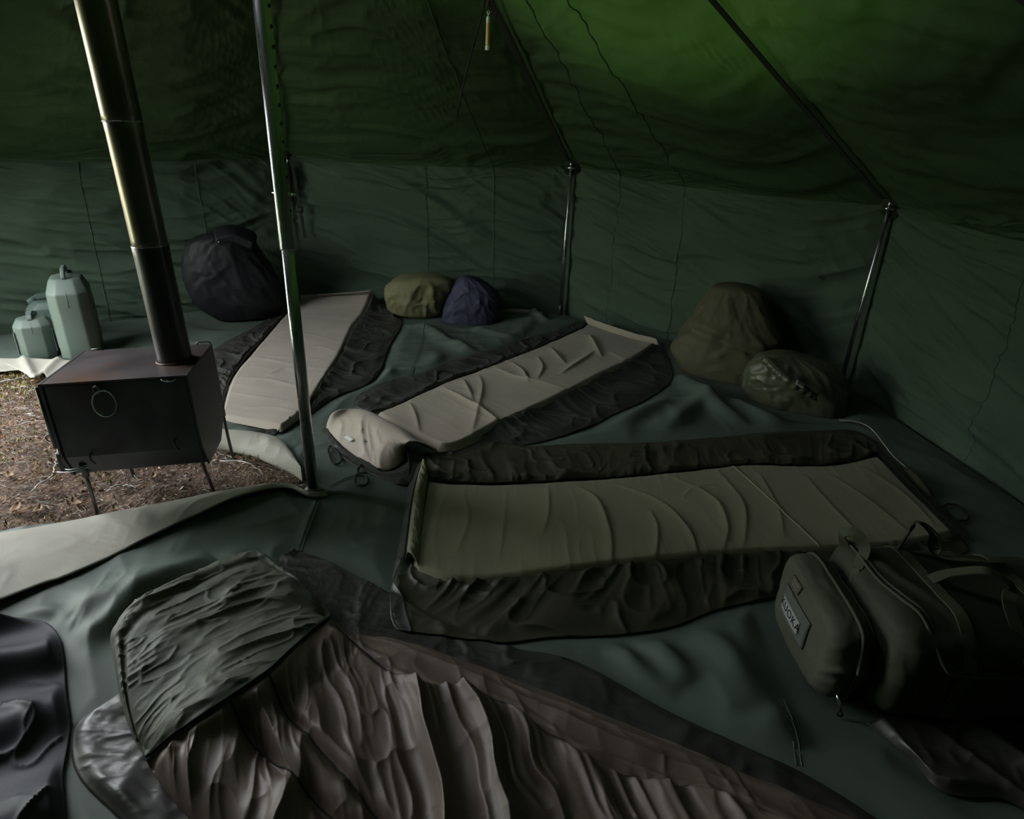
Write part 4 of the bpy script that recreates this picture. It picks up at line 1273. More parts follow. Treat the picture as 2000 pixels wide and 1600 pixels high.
seam_line('zipper', ZIP, 130, .0030, M['cord'], shell)
seam_line('seam', SE1, 70, .0022, M['strap'], shell)
seam_line('seam', SE2, 70, .0022, M['strap'], shell)
tube('hood_seam', b_r + np.array([0, 0, .002]) if (b_r := resample(b_, 90)) is not None else b_, .0016, M['bag_hood'], shell, 6)

# ================================================================== SACKS AND BAGS
def sack(name, rows, base, depth, mat, label, cat, group=None, n=120, m=90, seed=0, wr=.02, wscale=.16, flat_top=False, squash=1.0, backlean=0.0, folds=None, parent=None, power=2.4):
    """loft through the left and right outlines of a stuffed cloth bag standing at base"""
    base = np.array(base, float)
    nrm = base[:2] / np.linalg.norm(base[:2]); side = np.array([nrm[1], -nrm[0]])
    zs, cs, hw = [], [], []
    for (l, r) in rows:
        a = VP(*l, base); b_ = VP(*r, base)
        zs.append((a[2] + b_[2]) / 2); cs.append((a[:2] + b_[:2]) / 2 @ side); hw.append(abs((b_[:2] - a[:2]) @ side) / 2)
    zs = np.array(zs); cs = np.array(cs); hw = np.array(hw)
    k = np.argsort(zs); zs, cs, hw = zs[k], cs[k], hw[k]
    zs[0] = max(.006, min(zs[0], .02)); 
    tz = resample(np.c_[zs, cs, hw], m + 1)
    a = np.linspace(0, 2 * np.pi, n, endpoint=False)
    zz = tz[:, 0][:, None]; 
    ca, sa = np.cos(a)[None], np.sin(a)[None]
    sup = (np.abs(ca) ** power + np.abs(sa) ** power) ** (-1 / power)
    w = tz[:, 2][:, None]; dpt = depth * (w / hw.max()) ** .6
    d0 = base[:2] @ nrm
    S_ = tz[:, 1][:, None] + w * ca * sup; D_ = d0 + backlean * (zz / zs.max()) + dpt * sa * sup
    arc = a[None] * hw.max() * 1.0 + 0 * zz
    x_ = arc; y_ = zz + 0 * a[None]
    per = (1 - np.cos(a[None])) * .0
    c1 = crumple(np.cos(a)[None] * hw.max() * 1.6 + 3 + 0 * zz, np.sin(a)[None] * depth * 1.6 + y_ * 1.1, wscale, seed, .8)
    c2 = crumple(np.cos(a)[None] * hw.max() * 1.6 + y_ * .9, np.sin(a)[None] * depth * 1.6 - y_ * .6 + 7, wscale * .45, seed + 4, 1.0)
    env = np.sin(np.pi * np.clip((zz - zs[0]) / (zs[-1] - zs[0]) * .92 + .05, 0, 1)) ** .5
    c3 = crease(np.cos(a)[None] * hw.max() * 1.6 + y_ * .5, np.sin(a)[None] * depth * 1.6 + y_, wscale * .9, seed + 8, 4.0)
    disp = (wr * .75 * (c1 - .4) + wr * .12 * (c2 - .4) + wr * .35 * c3) * env
    if folds is not None: disp = disp + folds(a[None] + 0 * zz, (zz - zs[0]) / (zs[-1] - zs[0]) + 0 * a[None])
    S_ = S_ + disp * ca; D_ = D_ + disp * sa; Z_ = zz + 0 * a[None] + .25 * disp
    Z_ = np.maximum(Z_, .005)
    P_ = S_[..., None] * side + D_[..., None] * nrm
    V = np.concatenate([P_, Z_[..., None]], -1).reshape(-1, 3)
    Q = grid_quads(m + 1, n, True)
    top = V[-n:].mean(0) + [0, 0, .006]; bot = V[:n].mean(0); bot[2] = .004
    nv_ = len(V)
    V = np.vstack([V, top, bot])
    tri = [[(m * n) + j, (m * n) + (j + 1) % n, nv_, nv_] for j in range(n)] + [[(j + 1) % n, j, nv_ + 1, nv_ + 1] for j in range(n)]
    me = bpy.data.meshes.new(name)
    me.from_pydata(V.tolist(), [], Q.tolist() + [t_[:3] for t_ in tri]); me.update()
    o = link(name, me, mat, parent)
    if parent is None and label: tag(o, label, cat, group)
    return o, V


# big olive stuff sack by the right-hand wall
bb = G(1430, 752); bb[:2] *= 1.045
big = empty('stuff_sack', bb); tag(big, 'tall olive stuff sack slumped against the wall beside the roll-top bag', 'sack')
rows = [((1392, 760), (1490, 764)), ((1340, 730), (1528, 745)), ((1313, 700), (1533, 715)), ((1313, 683), (1532, 690)), ((1335, 650), (1528, 655)), ((1352, 625), (1516, 628)), ((1366, 605), (1506, 605)),
        ((1376, 588), (1500, 590)), ((1386, 573), (1494, 577)), ((1396, 566), (1484, 570)), ((1412, 563), (1470, 566))]


def big_folds(a, t):
    f = .020 * np.exp(-((t - .42 - .06 * np.sin(a * 2)) / .035) ** 2) * sstep(-.3, .7, -np.sin(a))
    return -f * .6 + .016 * np.exp(-((t - .52 - .06 * np.sin(a * 2 + .4)) / .05) ** 2) * sstep(-.3, .7, -np.sin(a)) * .6


o, bv = sack('body', rows, bb, .17, M['olive'], None, None, seed=101, wr=.026, wscale=.17, folds=big_folds, parent=big, backlean=.10)
s_side = np.array([bb[1], -bb[0]]) / np.hypot(bb[0], bb[1])
tl = VP(1395, 568, bb * [1.02, 1.02, 1]); tr = VP(1485, 572, bb * [1.02, 1.02, 1])
lip = resample([tl, (tl + tr) / 2 + [0, 0, .008], tr], 20)
geo_obj('folded_mouth', band_geo(lip, .10, .02, up=(0, 0, 1)), M['olive'], big); bevel(bpy.data.objects[-1] if False else COL.objects[-1], .008, 3)
tl = VP(1530, 668, bb * [1.03, 1.03, 1])
tube('cord_lock', [tl + [0, 0, .02], tl + [.01, 0, -.02]], .009, M['plastic_dark'], big, 10)
tube('drawcord', resample([tl + [0, 0, .015], tl + [.012, -.01, -.04], tl + [-.004, -.012, -.10], tl + [.01, -.01, -.15]], 30), .0028, M['cord'], big, 6)

# roll-top bag
rb = G(1545, 800); rb[:2] *= 1.03
roll = empty('roll_top_bag', rb); tag(roll, 'dark olive roll-top dry bag lying buckled at the foot of the wall pole', 'dry bag')
rows = [((1500, 806), (1630, 826)), ((1462, 785), (1652, 808)), ((1451, 765), (1660, 785)), ((1451, 745), (1660, 765)), ((1458, 722), (1652, 748)), ((1472, 705), (1640, 728)), ((1490, 692), (1615, 712)), ((1515, 688), (1580, 700))]


def roll_folds(a, t):
    return .012 * (ridge(a * 3.2, t * 1.2, 7, 2, .8) - .4)


o, rv = sack('body', rows, rb, .15, M['olive_roll'], None, None, seed=111, wr=.03, wscale=.13, folds=roll_folds, parent=roll)
p0 = VP(1494, 702, rb * [.965, .965, 1]); p1 = VP(1520, 728, rb * [.945, .945, 1]); p2 = VP(1545, 748, rb * [.935, .935, 1]); p3 = VP(1592, 775, rb * [.945, .945, 1])
rp = resample([p0, p1, p2, p3], 40)
rc = tube('rolled_closure', rp, [.020 + .004 * math.sin(k * 1.3) for k in range(40)], M['olive_roll'], roll, 16)
sp = []
for k in range(160):
    t_ = k / 159; i_ = min(39, int(t_ * 30)); T_, N_, B_ = frames(rp)
    sp.append(rp[i_] + .0225 * (math.cos(t_ * 40) * N_[i_] + math.sin(t_ * 40) * B_[i_]))
mid = (p2 * .75 + p3 * .25)
dirr = (p3 - p2) / np.linalg.norm(p3 - p2); upn = np.array([0, -.5, .85]); upn -= dirr * (upn @ dirr); upn /= np.linalg.norm(upn)
Bm = np.stack([dirr, np.cross(upn, dirr), upn], 1)
bk = geo_obj('buckle', box_geo((-.022, -.014, .014), (.022, .014, .030), Bm, mid), M['plastic_clear'], roll, smooth=False); bevel(bk, .004, 2)
geo_obj('buckle_prong', box_geo((.018, -.010, .016), (.046, .010, .026), Bm, mid), M['plastic_dark'], bk, smooth=False)
geo_obj('strap', band_geo(resample([mid + dirr * .03 + upn * .020, mid + dirr * .08 + upn * .014, mid + dirr * .13 + upn * -.02], 14), .022, .003, up=upn), M['webbing'], roll)
geo_obj('strap', band_geo(resample([mid - dirr * .02 + upn * .022, p1 + upn * .024, p0 + upn * .022, p0 - dirr * .05 - [0, 0, .03]], 18), .022, .003, up=upn), M['webbing'], roll)

# small olive and navy sacks at the back wall
ob = G(820, 618); ob[:2] *= 1.0
rows = [((790, 612), (848, 628)), ((765, 600), (860, 618)), ((756, 585), (868, 600)), ((754, 568), (877, 582)), ((757, 555), (884, 566)), ((768, 544), (882, 552)), ((785, 538), (868, 542)), ((805, 536), (845, 537))]
o, ov = sack('stuff_sack', rows, ob, .12, M['olive_lt'], 'crumpled light olive stuff sack leaning on the navy one', 'sack', 'small sacks at the back wall', seed=121, wr=.040, wscale=.17)
nb = G(922, 628); nb[:2] *= 1.005
rows = [((864, 626), (972, 630)), ((866, 612), (976, 618)), ((869, 598), (977, 602)), ((876, 580), (975, 585)), ((884, 562), (966, 568)), ((891, 550), (950, 555)), ((898, 542), (932, 545)), ((903, 539), (920, 541))]
o, nv_ = sack('stuff_sack', rows, nb, .13, M['navy'], 'plump navy blue stuff sack next to the crumpled olive one', 'sack', 'small sacks at the back wall', seed=131, wr=.024, wscale=.13)

# black rucksack in the dark behind the stove pipe
kb = G(462, 620); kb[:2] *= .99
blk = empty('rucksack', kb); tag(blk, 'bulky black rucksack in the shade against the far wall', 'rucksack')
rows = [((420, 610), (535, 612)), ((395, 600), (552, 598)), ((375, 580), (550, 580)), ((362, 550), (543, 552)), ((357, 520), (530, 525)), ((358, 495), (512, 500)), ((365, 475), (500, 480)), ((382, 460), (500, 466)), ((410, 452), (494, 456)), ((435, 448), (480, 450))]
o, kv = sack('body', rows, kb, .14, M['black'], None, None, seed=141, wr=.030, wscale=.2, parent=blk)
tp = VP(420, 462, kb * [.95, .95, 1]); tq = VP(495, 470, kb * [.95, .95, 1])
lidp = resample([tp, tp * .5 + tq * .5 + [0, 0, .03], tq], 20)
lid = geo_obj('lid', band_geo(lidp, .16, .05, up=(0, -.3, 1)), M['black'], blk); bevel(lid, .018, 3)
bp_ = VP(428, 473, kb * [.93, .93, 1])
geo_obj('rivet', lathe_geo([(.005, -.004), (.006, 0), (.003, .004)], 10, bp_, -np.array([kb[0], kb[1], 0])), M['chrome'], lid)

# ------------------------------------------------------------------ duffel bag with the name tape
du = empty('duffel_bag', (1.2, 1.3, 0)); tag(du, 'dark olive duffel bag with webbing handles, end pocket and name tape', 'duffel bag')
DX0, DX1, DY0, DY1, DH = .915, 1.60, 1.10, 1.505, .305


def rbox(name, lo, hi, mat, parent, nx=60, na=120, power=3.2, wr=.012, seed=0, endround=.06, sagf=None, wscale=.16):
    """stuffed box lofted along x"""
    xs_ = np.linspace(0, 1, nx + 1)
    a = np.linspace(0, 2 * np.pi, na, endpoint=False)
    ca, sa = np.cos(a), np.sin(a)
    sup = (np.abs(ca) ** power + np.abs(sa) ** power) ** (-1 / power)
    L_ = hi[0] - lo[0]
    e_ = endround / L_
    # denser rings at the ends
    xs_ = .5 - .5 * np.cos(np.pi * xs_)
    end = np.minimum(np.minimum(xs_, 1 - xs_) / e_, 1)
    k = .74 + .26 * np.sqrt(np.clip(1 - (1 - end) ** 2, 0, 1))
    cy, cz_ = (lo[1] + hi[1]) / 2, (lo[2] + hi[2]) / 2
    hy, hz = (hi[1] - lo[1]) / 2, (hi[2] - lo[2]) / 2
    X_ = lo[0] + L_ * xs_[:, None] + 0 * a[None]
    Y_ = cy + hy * k[:, None] * (ca * sup)[None]; Z_ = cz_ + hz * k[:, None] * (sa * sup)[None]
    c1 = crumple(X_ * 1.0 + Y_ * .4, Y_ * .8 + Z_ * 1.3, wscale, seed, .8); c2 = crumple(X_ + Z_ * .5, Y_ + Z_, wscale * .4, seed + 3, .8)
    d = wr * (c1 - .4) + wr * .4 * (c2 - .4)
    Y_ = Y_ + d * ca[None]; Z_ = Z_ + d * sa[None]
    if sagf is not None: Z_ = Z_ + sagf(X_, Y_, Z_)
    Z_ = np.maximum(Z_, .006)
    V = np.stack([X_, Y_, Z_], -1).reshape(-1, 3)
    # end caps: three shrinking rings
    rings = [V.reshape(nx + 1, na, 3)]
    g_ = V.reshape(nx + 1, na, 3)
    capsA, capsB = [], []
    for f in (.93, .82, .66, .48, .3, .12):
        dx = .016 * (1 - f * f)
        c0 = g_[0].mean(0); q_ = c0 + (g_[0] - c0) * f; q_[:, 0] = g_[0][:, 0] - dx; capsA.append(q_)
        c0 = g_[-1].mean(0); q_ = c0 + (g_[-1] - c0) * f; q_[:, 0] = g_[-1][:, 0] + dx; capsB.append(q_)
    G_ = np.concatenate([np.array(capsA[::-1]), g_, np.array(capsB)], 0)
    V = G_.reshape(-1, 3); Q = grid_quads(len(G_), na, True).tolist()
    Q.append(list(range(na))[::-1]); Q.append([(len(G_) - 1) * na + j for j in range(na)])
    me = bpy.data.meshes.new(name); me.from_pydata(V.tolist(), [], Q); me.update()
    return link(name, me, mat, parent), G_


dsag = lambda X_, Y_, Z_: -.035 * sstep(.15, .3, Z_) * sstep(1.0, 1.35, X_) * (1 - .4 * sstep(1.3, 1.5, Y_))
db, DG = rbox('main_compartment', (DX0, DY0, .006), (DX1, DY1, DH), M['duffel'], du, 90, 140, 4.2, .018, 151, .06, dsag, .22)
pk, PG = rbox('end_pocket', (.790, 1.145, .010), (.905, 1.495, .262), M['duffel_end'], du, 40, 130, 4.2, .014, 161, .045, None, .17)


def dtop(x, y, lift=.006):
    f = DG.reshape(-1, 3)
    w = (f[:, 0] - x) ** 2 + (f[:, 1] - y) ** 2 - .002 * (f[:, 2] > .15)
    m_ = f[:, 2] > .13
    k = np.where(m_, (f[:, 0] - x) ** 2 + (f[:, 1] - y) ** 2, 9).argmin()
    return np.array([x, y, f[k, 2] + lift])


def dside(x, z, lift=.006):
    f = DG.reshape(-1, 3)
    m_ = f[:, 1] < 1.3
    k = np.where(m_, (f[:, 0] - x) ** 2 + (f[:, 2] - z) ** 2, 9).argmin()
    return np.array([x, f[k, 1] - lift, z])


# piping ribs round the pocket mouth, zip round the main opening
for xx in (.862, .898):
    src = PG.reshape(-1, 130, 3); kk = np.abs(src[:, 0, 0] - xx).argmin()
    rg = src[kk] + (src[kk] - src[kk].mean(0)) * .012
    rg = np.vstack([rg, rg[:1]]); tube('piping', rg, .0045, M['duffel_end'], pk, 8)
zipc = [dtop(.955, 1.47), dtop(.945, 1.40), dtop(.950, 1.30), dtop(.965, 1.22), dtop(.990, 1.165), dside(1.02, .225), dside(1.08, .205), dside(1.2, .198), dside(1.35, .19), dside(1.5, .185)]
zz_ = resample(zipc, 60)
zo = tube('zipper', zz_, .0050, M['plastic_dark'], du, 8)
for off in (.012, -.012):
    tube('zip_flap', zz_ + np.array([off * .6, off * .4, .003]), .0040, M['duffel_end'], zo, 6)
# webbing bands over the top and the two carrying handles
for xx in (1.075, 1.34):
    p_ = resample([dside(xx, .06), dside(xx, .15), dside(xx, .22), dtop(xx, 1.16), dtop(xx, 1.25), dtop(xx, 1.35), dtop(xx, 1.45), dtop(xx + .0, 1.49)], 40)
    upv = np.stack([np.zeros(40), p_[:, 1] - 1.3, np.maximum(p_[:, 2] - .12, .01)], 1)
    geo_obj('webbing_band', band_geo(p_, .030, .004, up=upv), M['webbing'], du)
h1 = resample([dtop(1.075, 1.44), dtop(1.085, 1.44) + [.01, .01, .05], dtop(1.11, 1.445) + [0, .01, .085], dtop(1.155, 1.44) + [0, .0, .06], dtop(1.17, 1.42) + [0, 0, .01], dtop(1.23, 1.39) + [0, 0, .02], dtop(1.32, 1.40) + [0, 0, .01], dtop(1.34, 1.44)], 70)
geo_obj('carry_handle', band_geo(h1, .030, .004, up='round'), M['webbing'], du)
h2 = resample([dtop(1.075, 1.30), dtop(1.12, 1.30) + [0, 0, .03], dtop(1.18, 1.27) + [0, 0, .075], dtop(1.235, 1.25) + [0, 0, .06], dtop(1.225, 1.22) + [0, 0, .02], dside(1.22, .22) + [0, -.01, 0], dside(1.25, .16) + [0, -.008, 0], dside(1.31, .10) + [0, -.006, 0]], 70)
geo_obj('carry_handle', band_geo(h2, .030, .004, up='round'), M['webbing'], du)
h3 = resample([dtop(1.36, 1.34), dtop(1.39, 1.33) + [0, 0, .07], dtop(1.45, 1.30) + [0, 0, .08], dtop(1.48, 1.24) + [0, 0, .02], dside(1.47, .2), dside(1.45, .12)], 50)
geo_obj('carry_handle', band_geo(h3, .030, .004, up='round'), M['webbing'], du)
h4 = resample([dtop(.985, 1.46) + [-.04, .0, -.02], dtop(.97, 1.45) + [-.055, -.005, .03], dtop(.97, 1.43) + [-.035, -.01, .045], dtop(.975, 1.40) + [-.025, -.01, .01], dtop(.985, 1.36) + [-.06, 0, -.03]], 40)
geo_obj('grab_loop', band_geo(h4, .028, .004, up=(-.6, -.3, .6)), M['webbing'], du)
h5 = resample([dtop(.985, 1.36) + [-.062, 0, -.03], np.array([.915, 1.33, .235]), np.array([.910, 1.29, .205]), np.array([.910, 1.27, .18])], 30)
geo_obj('compression_strap', band_geo(h5, .022, .004, up=(-.8, -.3, .4)), M['webbing'], du)
bkl = geo_obj('side_buckle', box_geo((.893, 1.36, .222), (.920, 1.40, .252)), M['plastic_dark'], du, smooth=False); bevel(bkl, .006, 3)
pull = tube('zip_pull', resample([np.array([.925, 1.27, .225]), np.array([.915, 1.24, .215]), np.array([.912, 1.21, .195])], 16), .006, M['plastic_dark'], du, 8)
lp = resample([np.array([.912, 1.21, .195]), np.array([.905, 1.195, .178]), np.array([.915, 1.185, .172]), np.array([.925, 1.19, .180]), np.array([.915, 1.205, .195])], 30)
tube('pull_cord', lp, .0028, M['cord'], pull, 6)
# zip slider at the lower corner of the pocket
zs_ = np.array([.838, 1.152, .062])
zp_ = tube('zip_pull', [zs_, zs_ + [.006, -.012, -.018], zs_ + [.010, -.016, -.034]], .0036, M['chrome'], du, 8)
tube('pull_cord', resample([zs_ + [.010, -.016, -.034], zs_ + [.002, -.022, -.046], zs_ + [.016, -.022, -.050], zs_ + [.012, -.016, -.036]], 20), .0022, M['cord'], zp_, 6)

# patches follow the curved end of the pocket
PF = PG.reshape(-1, 3)


def pocket_pt(y, z, lift):
    """point on the left end of the pocket: smooth bulging face"""
    e_ = ((abs(y - 1.320) / .175) ** 4.2 + (abs(z - .136) / .126) ** 4.2) ** (1 / 4.2) / .74
    if e_ <= 1:
        x = .790 - .016 * (1 - e_ * e_)
    else:
        t_ = min((e_ * .74 - .74) / .26, 1); x = .790 + (1 - math.sqrt(1 - t_ * t_)) * .045
    return np.array([x - lift, y, z])


def patch(name, y0, y1, z0, z1, mat, parent, lift, ny=14, nz=14, shear=0.0):
    g_ = np.array([[pocket_pt(y0 + (y1 - y0) * i / ny + shear * (j / nz), z0 + (z1 - z0) * j / nz, lift) for i in range(ny + 1)] for j in range(nz + 1)])
    o = grid_obj(name, g_, mat, parent)
    m_ = o.modifiers.new('thickness', 'SOLIDIFY'); m_.thickness = .003; m_.offset = 0
    return o


VEL = patch('loop_panel', 1.400, 1.245, .110, .196, M['velcro'], pk, .003)
TAPE = patch('name_tape', 1.386, 1.276, .128, .168, M['name_tape'], VEL, .0055)
fc = bpy.data.curves.new('name_lettering', 'FONT'); fc.body = 'KUOKA'; fc.size = .032; fc.extrude = .0006; fc.align_x = 'CENTER'; fc.align_y = 'CENTER'; fc.space_character = 1.15
fo = bpy.data.objects.new('tmp_text', fc); COL.objects.link(fo)
bpy.context.view_layer.update()
me = bpy.data.meshes.new_from_object(fo); bpy.data.objects.remove(fo, do_unlink=True)
co = np.zeros(len(me.vertices) * 3); me.vertices.foreach_get('co', co); co = co.reshape(-1, 3)
for k in range(len(co)):                             # text x runs along -y (towards the viewer), text y along z
    p_ = pocket_pt(1.331 - co[k, 0], .149 + co[k, 1], .0076)
    co[k] = p_ + np.array([-co[k, 2], 0, 0])
me.vertices.foreach_set('co', co.ravel()); me.update()
lt = link('name_lettering', me, M['ink'], TAPE, smooth=False)
TG = patch('woven_tag', 1.392, 1.340, .206, .232, M['tag_brown'], pk, .003)
for zc, y0, y1, hh in ((.2235, 1.383, 1.350, .0030), (.2160, 1.386, 1.348, .0016), (.2120, 1.380, 1.352, .0014)):
    yy = y0
    while yy > y1:                                   # print too small to read in the photograph
        stp = .0030
        patch('tag_print', yy, yy - stp * .7, zc - hh / 2, zc + hh / 2, M['tag_print'], TG, .0046, 1, 1)
        yy -= stp * 1.25

# dark cloth half under the duffel, lower right
A_ = [(1690, 1420), (1760, 1400), (1860, 1405), (1960, 1420), (2080, 1440)]; B_ = [(1780, 1490), (1830, 1550), (1890, 1565), (1960, 1570), (2080, 1640)]
g = ruled(GL(A_), GL(B_), 110, 70); U, V = uvgrid(g)
g[..., 2] = .012 + (.045 * ridge((g[..., 0] * .8 + g[..., 1] * .6) * 8, g[..., 0], 5, 2, .8) + .012 * crumple(g[..., 0], g[..., 1], .1, 7)) * sstep(0, .1, V) * sstep(0, .1, 1 - V) * sstep(0, .08, U)
o = grid_obj('folded_cloth', g, M['skirt'], thick=.002)
tag(o, 'rumpled black cloth lying in front of the duffel bag', 'cloth')

# ================================================================== WATER CANS
def jerry_can(loc, yaw, w, d, h, mat, label, group, handle=True):
    """w narrow face, d deep side, h height; narrow face looks along -y before turning"""
    root = empty('water_can', loc); tag(root, label, 'water can', group)
    R_ = np.array([[math.cos(yaw), -math.sin(yaw), 0], [math.sin(yaw), math.cos(yaw), 0], [0, 0, 1]])
    loc = np.array(loc, float)
    T_ = lambda p: loc + R_ @ np.array(p, float)
    # body: stack of octagon-ish outlines with chamfered shoulders
    def outl(hw, hd, ch):
        return [(-hw + ch, -hd), (hw - ch, -hd), (hw, -hd + ch), (hw, hd - ch), (hw - ch, hd), (-hw + ch, hd), (-hw, hd - ch), (-hw, -hd + ch)]
    lev = [(.00, .90, .94), (.015, 1, 1), (h * .30, 1.0, 1.0), (h * .50, .985, .99), (h * .72, 1, 1), (h * .84, 1, 1), (h * .975, .80, .66), (h, .70, .58)]
    V, F = [], []
    for z, fw, fd in lev:
        V += [T_((x_, y_, z)) for x_, y_ in outl(w / 2 * fw, d / 2 * fd, w * .24 * fw)]
    F = grid_quads(len(lev), 8, True).tolist() + [list(range(8))[::-1], [(len(lev) - 1) * 8 + k for k in range(8)]]
    b_ = geo_obj('body', (V, F), mat, root); bevel(b_, .012, 3)
    b_.modifiers['bevel'].angle_limit = math.radians(15)
    # moulding line down the narrow face and a shallow raised panel on each side
    geo_obj('mould_line', tube_geo([T_((0, -d / 2 * .60, h * .985)), T_((0, -d / 2 - .0005, h * .84)), T_((0, -d / 2 - .0005, h * .68))], .0016, 6), mat, b_)
    for sx in (-1, 1):
        pn = geo_obj('side_panel', box_geo((-.003, -d * .32, h * .15), (.003, d * .32, h * .72), R_, T_((sx * w / 2, 0, 0))), mat, b_, smooth=False); bevel(pn, .003, 2)
    hz = .036 * h / .45 if handle else .012
    hp_ = resample([T_((0, -d * .26, h - .004)), T_((0, -d * .22, h + hz * .8)), T_((0, -d * .10, h + hz * 1.1)), T_((0, d * .14, h + hz * 1.05)), T_((0, d * .24, h + hz * .6)), T_((0, d * .27, h - .004))], 36)
    T3, N3, B3 = frames(hp_)
    geo_obj('handle', band_geo(hp_, .030, .020, up=(R_ @ np.array([1.0, 0, 0]))), mat, root); bevel(COL.objects[-1], .006, 3)
    c_ = T_((0, d * .31, h * .96))
    ax = R_ @ np.array([0, .55, .85])
    geo_obj('cap', lathe_geo([(.026, -.01), (.026, .022), (.023, .026), (.0, .027)], 20, c_, ax), M['jerry_dark'], root)
    return root


jc = G(128, 722)
yj = math.atan2(jc[0], -jc[1])
jerry_can((-2.455, 3.385, .005), .50, .190, .28, .440, M['jerry'], 'tall grey-green plastic water can behind the stove', 'water cans')
jc2 = G(73, 728)
jerry_can((-2.650, 3.310, .005), .54, .172, .17, .222, M['jerry'], 'short grey-green plastic water can beside the tall one', 'water cans', handle=False)
jc3 = G(100, 702)
jerry_can((-2.715, 3.555, .005), 2.1, .17, .22, .255, M['jerry_dark'], 'dark water can with a loop handle behind the short one', 'water cans')

# ================================================================== LIGHT STICK AND SHADOW CORD UNDER THE ROOF
gp = np.array([-.168, 2.995, 0])
ls = empty('light_stick', (gp[0], gp[1], 1.573)); tag(ls, 'amber light stick with white cap and hook hanging from the roof on a cord', 'light stick')
geo_obj('tube', lathe_geo([(.0085, 1.585), (.0088, 1.592), (.0082, 1.665), (.0076, 1.672)], 20, gp), M['glow'], ls)
geo_obj('base_cap', lathe_geo([(.0088, 1.573), (.0098, 1.575), (.0098, 1.587), (.0088, 1.589)], 20, gp), M['white_plastic'], ls)
geo_obj('top_cap', lathe_geo([(.0078, 1.668), (.0080, 1.684), (.0066, 1.692), (.0030, 1.694)], 20, gp), M['white_plastic'], ls)
hk = [gp + [0, 0, 1.693], gp + [-.001, 0, 1.700]] + [gp + np.array([.0045 * math.sin(a_), 0, 1.706 - .0055 * math.cos(a_)]) for a_ in np.linspace(0, 2 * math.pi, 17)]
geo_obj('hook', tube_geo(np.array(hk), .0016, 8), M['white_plastic'], ls)
cpts = resample([gp + [0, 0, 1.708], gp + [.006, .004, 1.725], gp + [-.002, .002, 1.745], gp + [.002, .004, 1.80], gp + [.0, .006, 1.975]], 40)
tube('cord', cpts, .0028, M['cord'], ls, 6)
geo_obj('knot', lathe_geo([(.001, -.012), (.007, -.006), (.006, .0), (.008, .006), (.001, .012)], 12, gp + [0, 0, 1.738]), M['brown_tab'], ls)
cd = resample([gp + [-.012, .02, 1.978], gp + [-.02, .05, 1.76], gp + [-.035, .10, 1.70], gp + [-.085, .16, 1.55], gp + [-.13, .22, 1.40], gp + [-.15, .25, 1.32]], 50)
o = tube('shadow_cord', cd, .0038, M['cord'], None, 8)  # cord shape drawn in place of a blurred shadow line on the canvas
tag(o, 'black cord standing in for the shadow line on the roof beside the light stick', 'cord')

# ================================================================== FOREST LITTER
rng = np.random.default_rng(7)


def in_open(n, pad=.0):
    out = []
    while len(out) < n:
        p = np.c_[rng.uniform(-3.1, -.62, 4000), rng.uniform(1.35, 3.6, 4000)]
        d = polydist(p[:, 0], p[:, 1], OPEN)
        out += p[(d < pad) & (np.hypot(p[:, 0] - CEN[0], p[:, 1] - CEN[1]) > .045)].tolist()
    return np.array(out[:n])


def add_attr(o, cols):
    at = o.data.attributes.new('tint', 'FLOAT_COLOR', 'POINT')
    at.data.foreach_set('color', np.c_[cols, np.ones(len(cols))].astype(np.float32).ravel())


# flakes: bits of leaf, bark and needle
nf = 26000
p = in_open(nf, .02)
ln = rng.uniform(.004, .014, nf) * rng.choice([1, 1, 1, 1.8], nf); wd = ln * rng.uniform(.12, .55, nf)
az = rng.uniform(0, 2 * np.pi, nf); ti = rng.normal(0, .45, nf); tr_ = rng.normal(0, .5, nf)
e1 = np.c_[np.cos(az) * np.cos(ti), np.sin(az) * np.cos(ti), np.sin(ti)]
e2 = np.c_[-np.sin(az) * np.cos(tr_), np.cos(az) * np.cos(tr_), np.sin(tr_)]
ctr = np.c_[p, soil_h(p[:, 0], p[:, 1]) + rng.uniform(.001, .012, nf)]
V = np.stack([ctr - e1 * ln[:, None] / 2, ctr + e2 * wd[:, None] / 2, ctr + e1 * ln[:, None] / 2 + [0, 0, .002], ctr - e2 * wd[:, None] / 2], 1)
pal = np.array([(.20, .115, .065), (.115, .062, .036), (.30, .19, .12), (.055, .034, .024), (.36, .27, .20), (.42, .36, .31), (.23, .10, .045), (.16, .10, .08)])
ci = pal[rng.choice(len(pal), nf, p=[.18, .2, .14, .2, .1, .06, .06, .06])] * rng.uniform(1.0, 1.9, (nf, 1))
o = mesh_quads('leaf_litter', V.reshape(-1, 3), np.arange(nf * 4).reshape(-1, 4), M['litter'], None, smooth=False)
add_attr(o, np.repeat(ci, 4, 0)); tag(o, 'brown leaf and needle litter on the bare ground round the stove', 'leaf litter', kind='stuff')
# moss and crowberry sprigs, thick by the water cans
nm = 9000
p = in_open(nm * 3, .02)
wgt = np.exp(-((p[:, 1] - 3.05) / .30) ** 2) + .22 * (fbm(p[:, 0] * 5, p[:, 1] * 5, 91, 2) > .58) + .5 * np.exp(-(np.hypot(p[:, 0] + 1.0, p[:, 1] - 2.3) / .12) ** 2)
p = p[rng.uniform(0, 1, len(p)) < wgt][:nm]; nm = len(p)
hh = rng.uniform(.008, .028, nm); az = rng.uniform(0, 2 * np.pi, nm); ln_ = rng.uniform(.2, .9, nm)
base_ = np.c_[p, soil_h(p[:, 0], p[:, 1]) + .001]
tip = base_ + np.c_[np.cos(az) * ln_ * hh, np.sin(az) * ln_ * hh, hh]
sd = np.c_[-np.sin(az), np.cos(az), 0 * az] * rng.uniform(.0012, .0035, nm)[:, None]
mid_p = (base_ + tip) / 2 + [0, 0, .003]
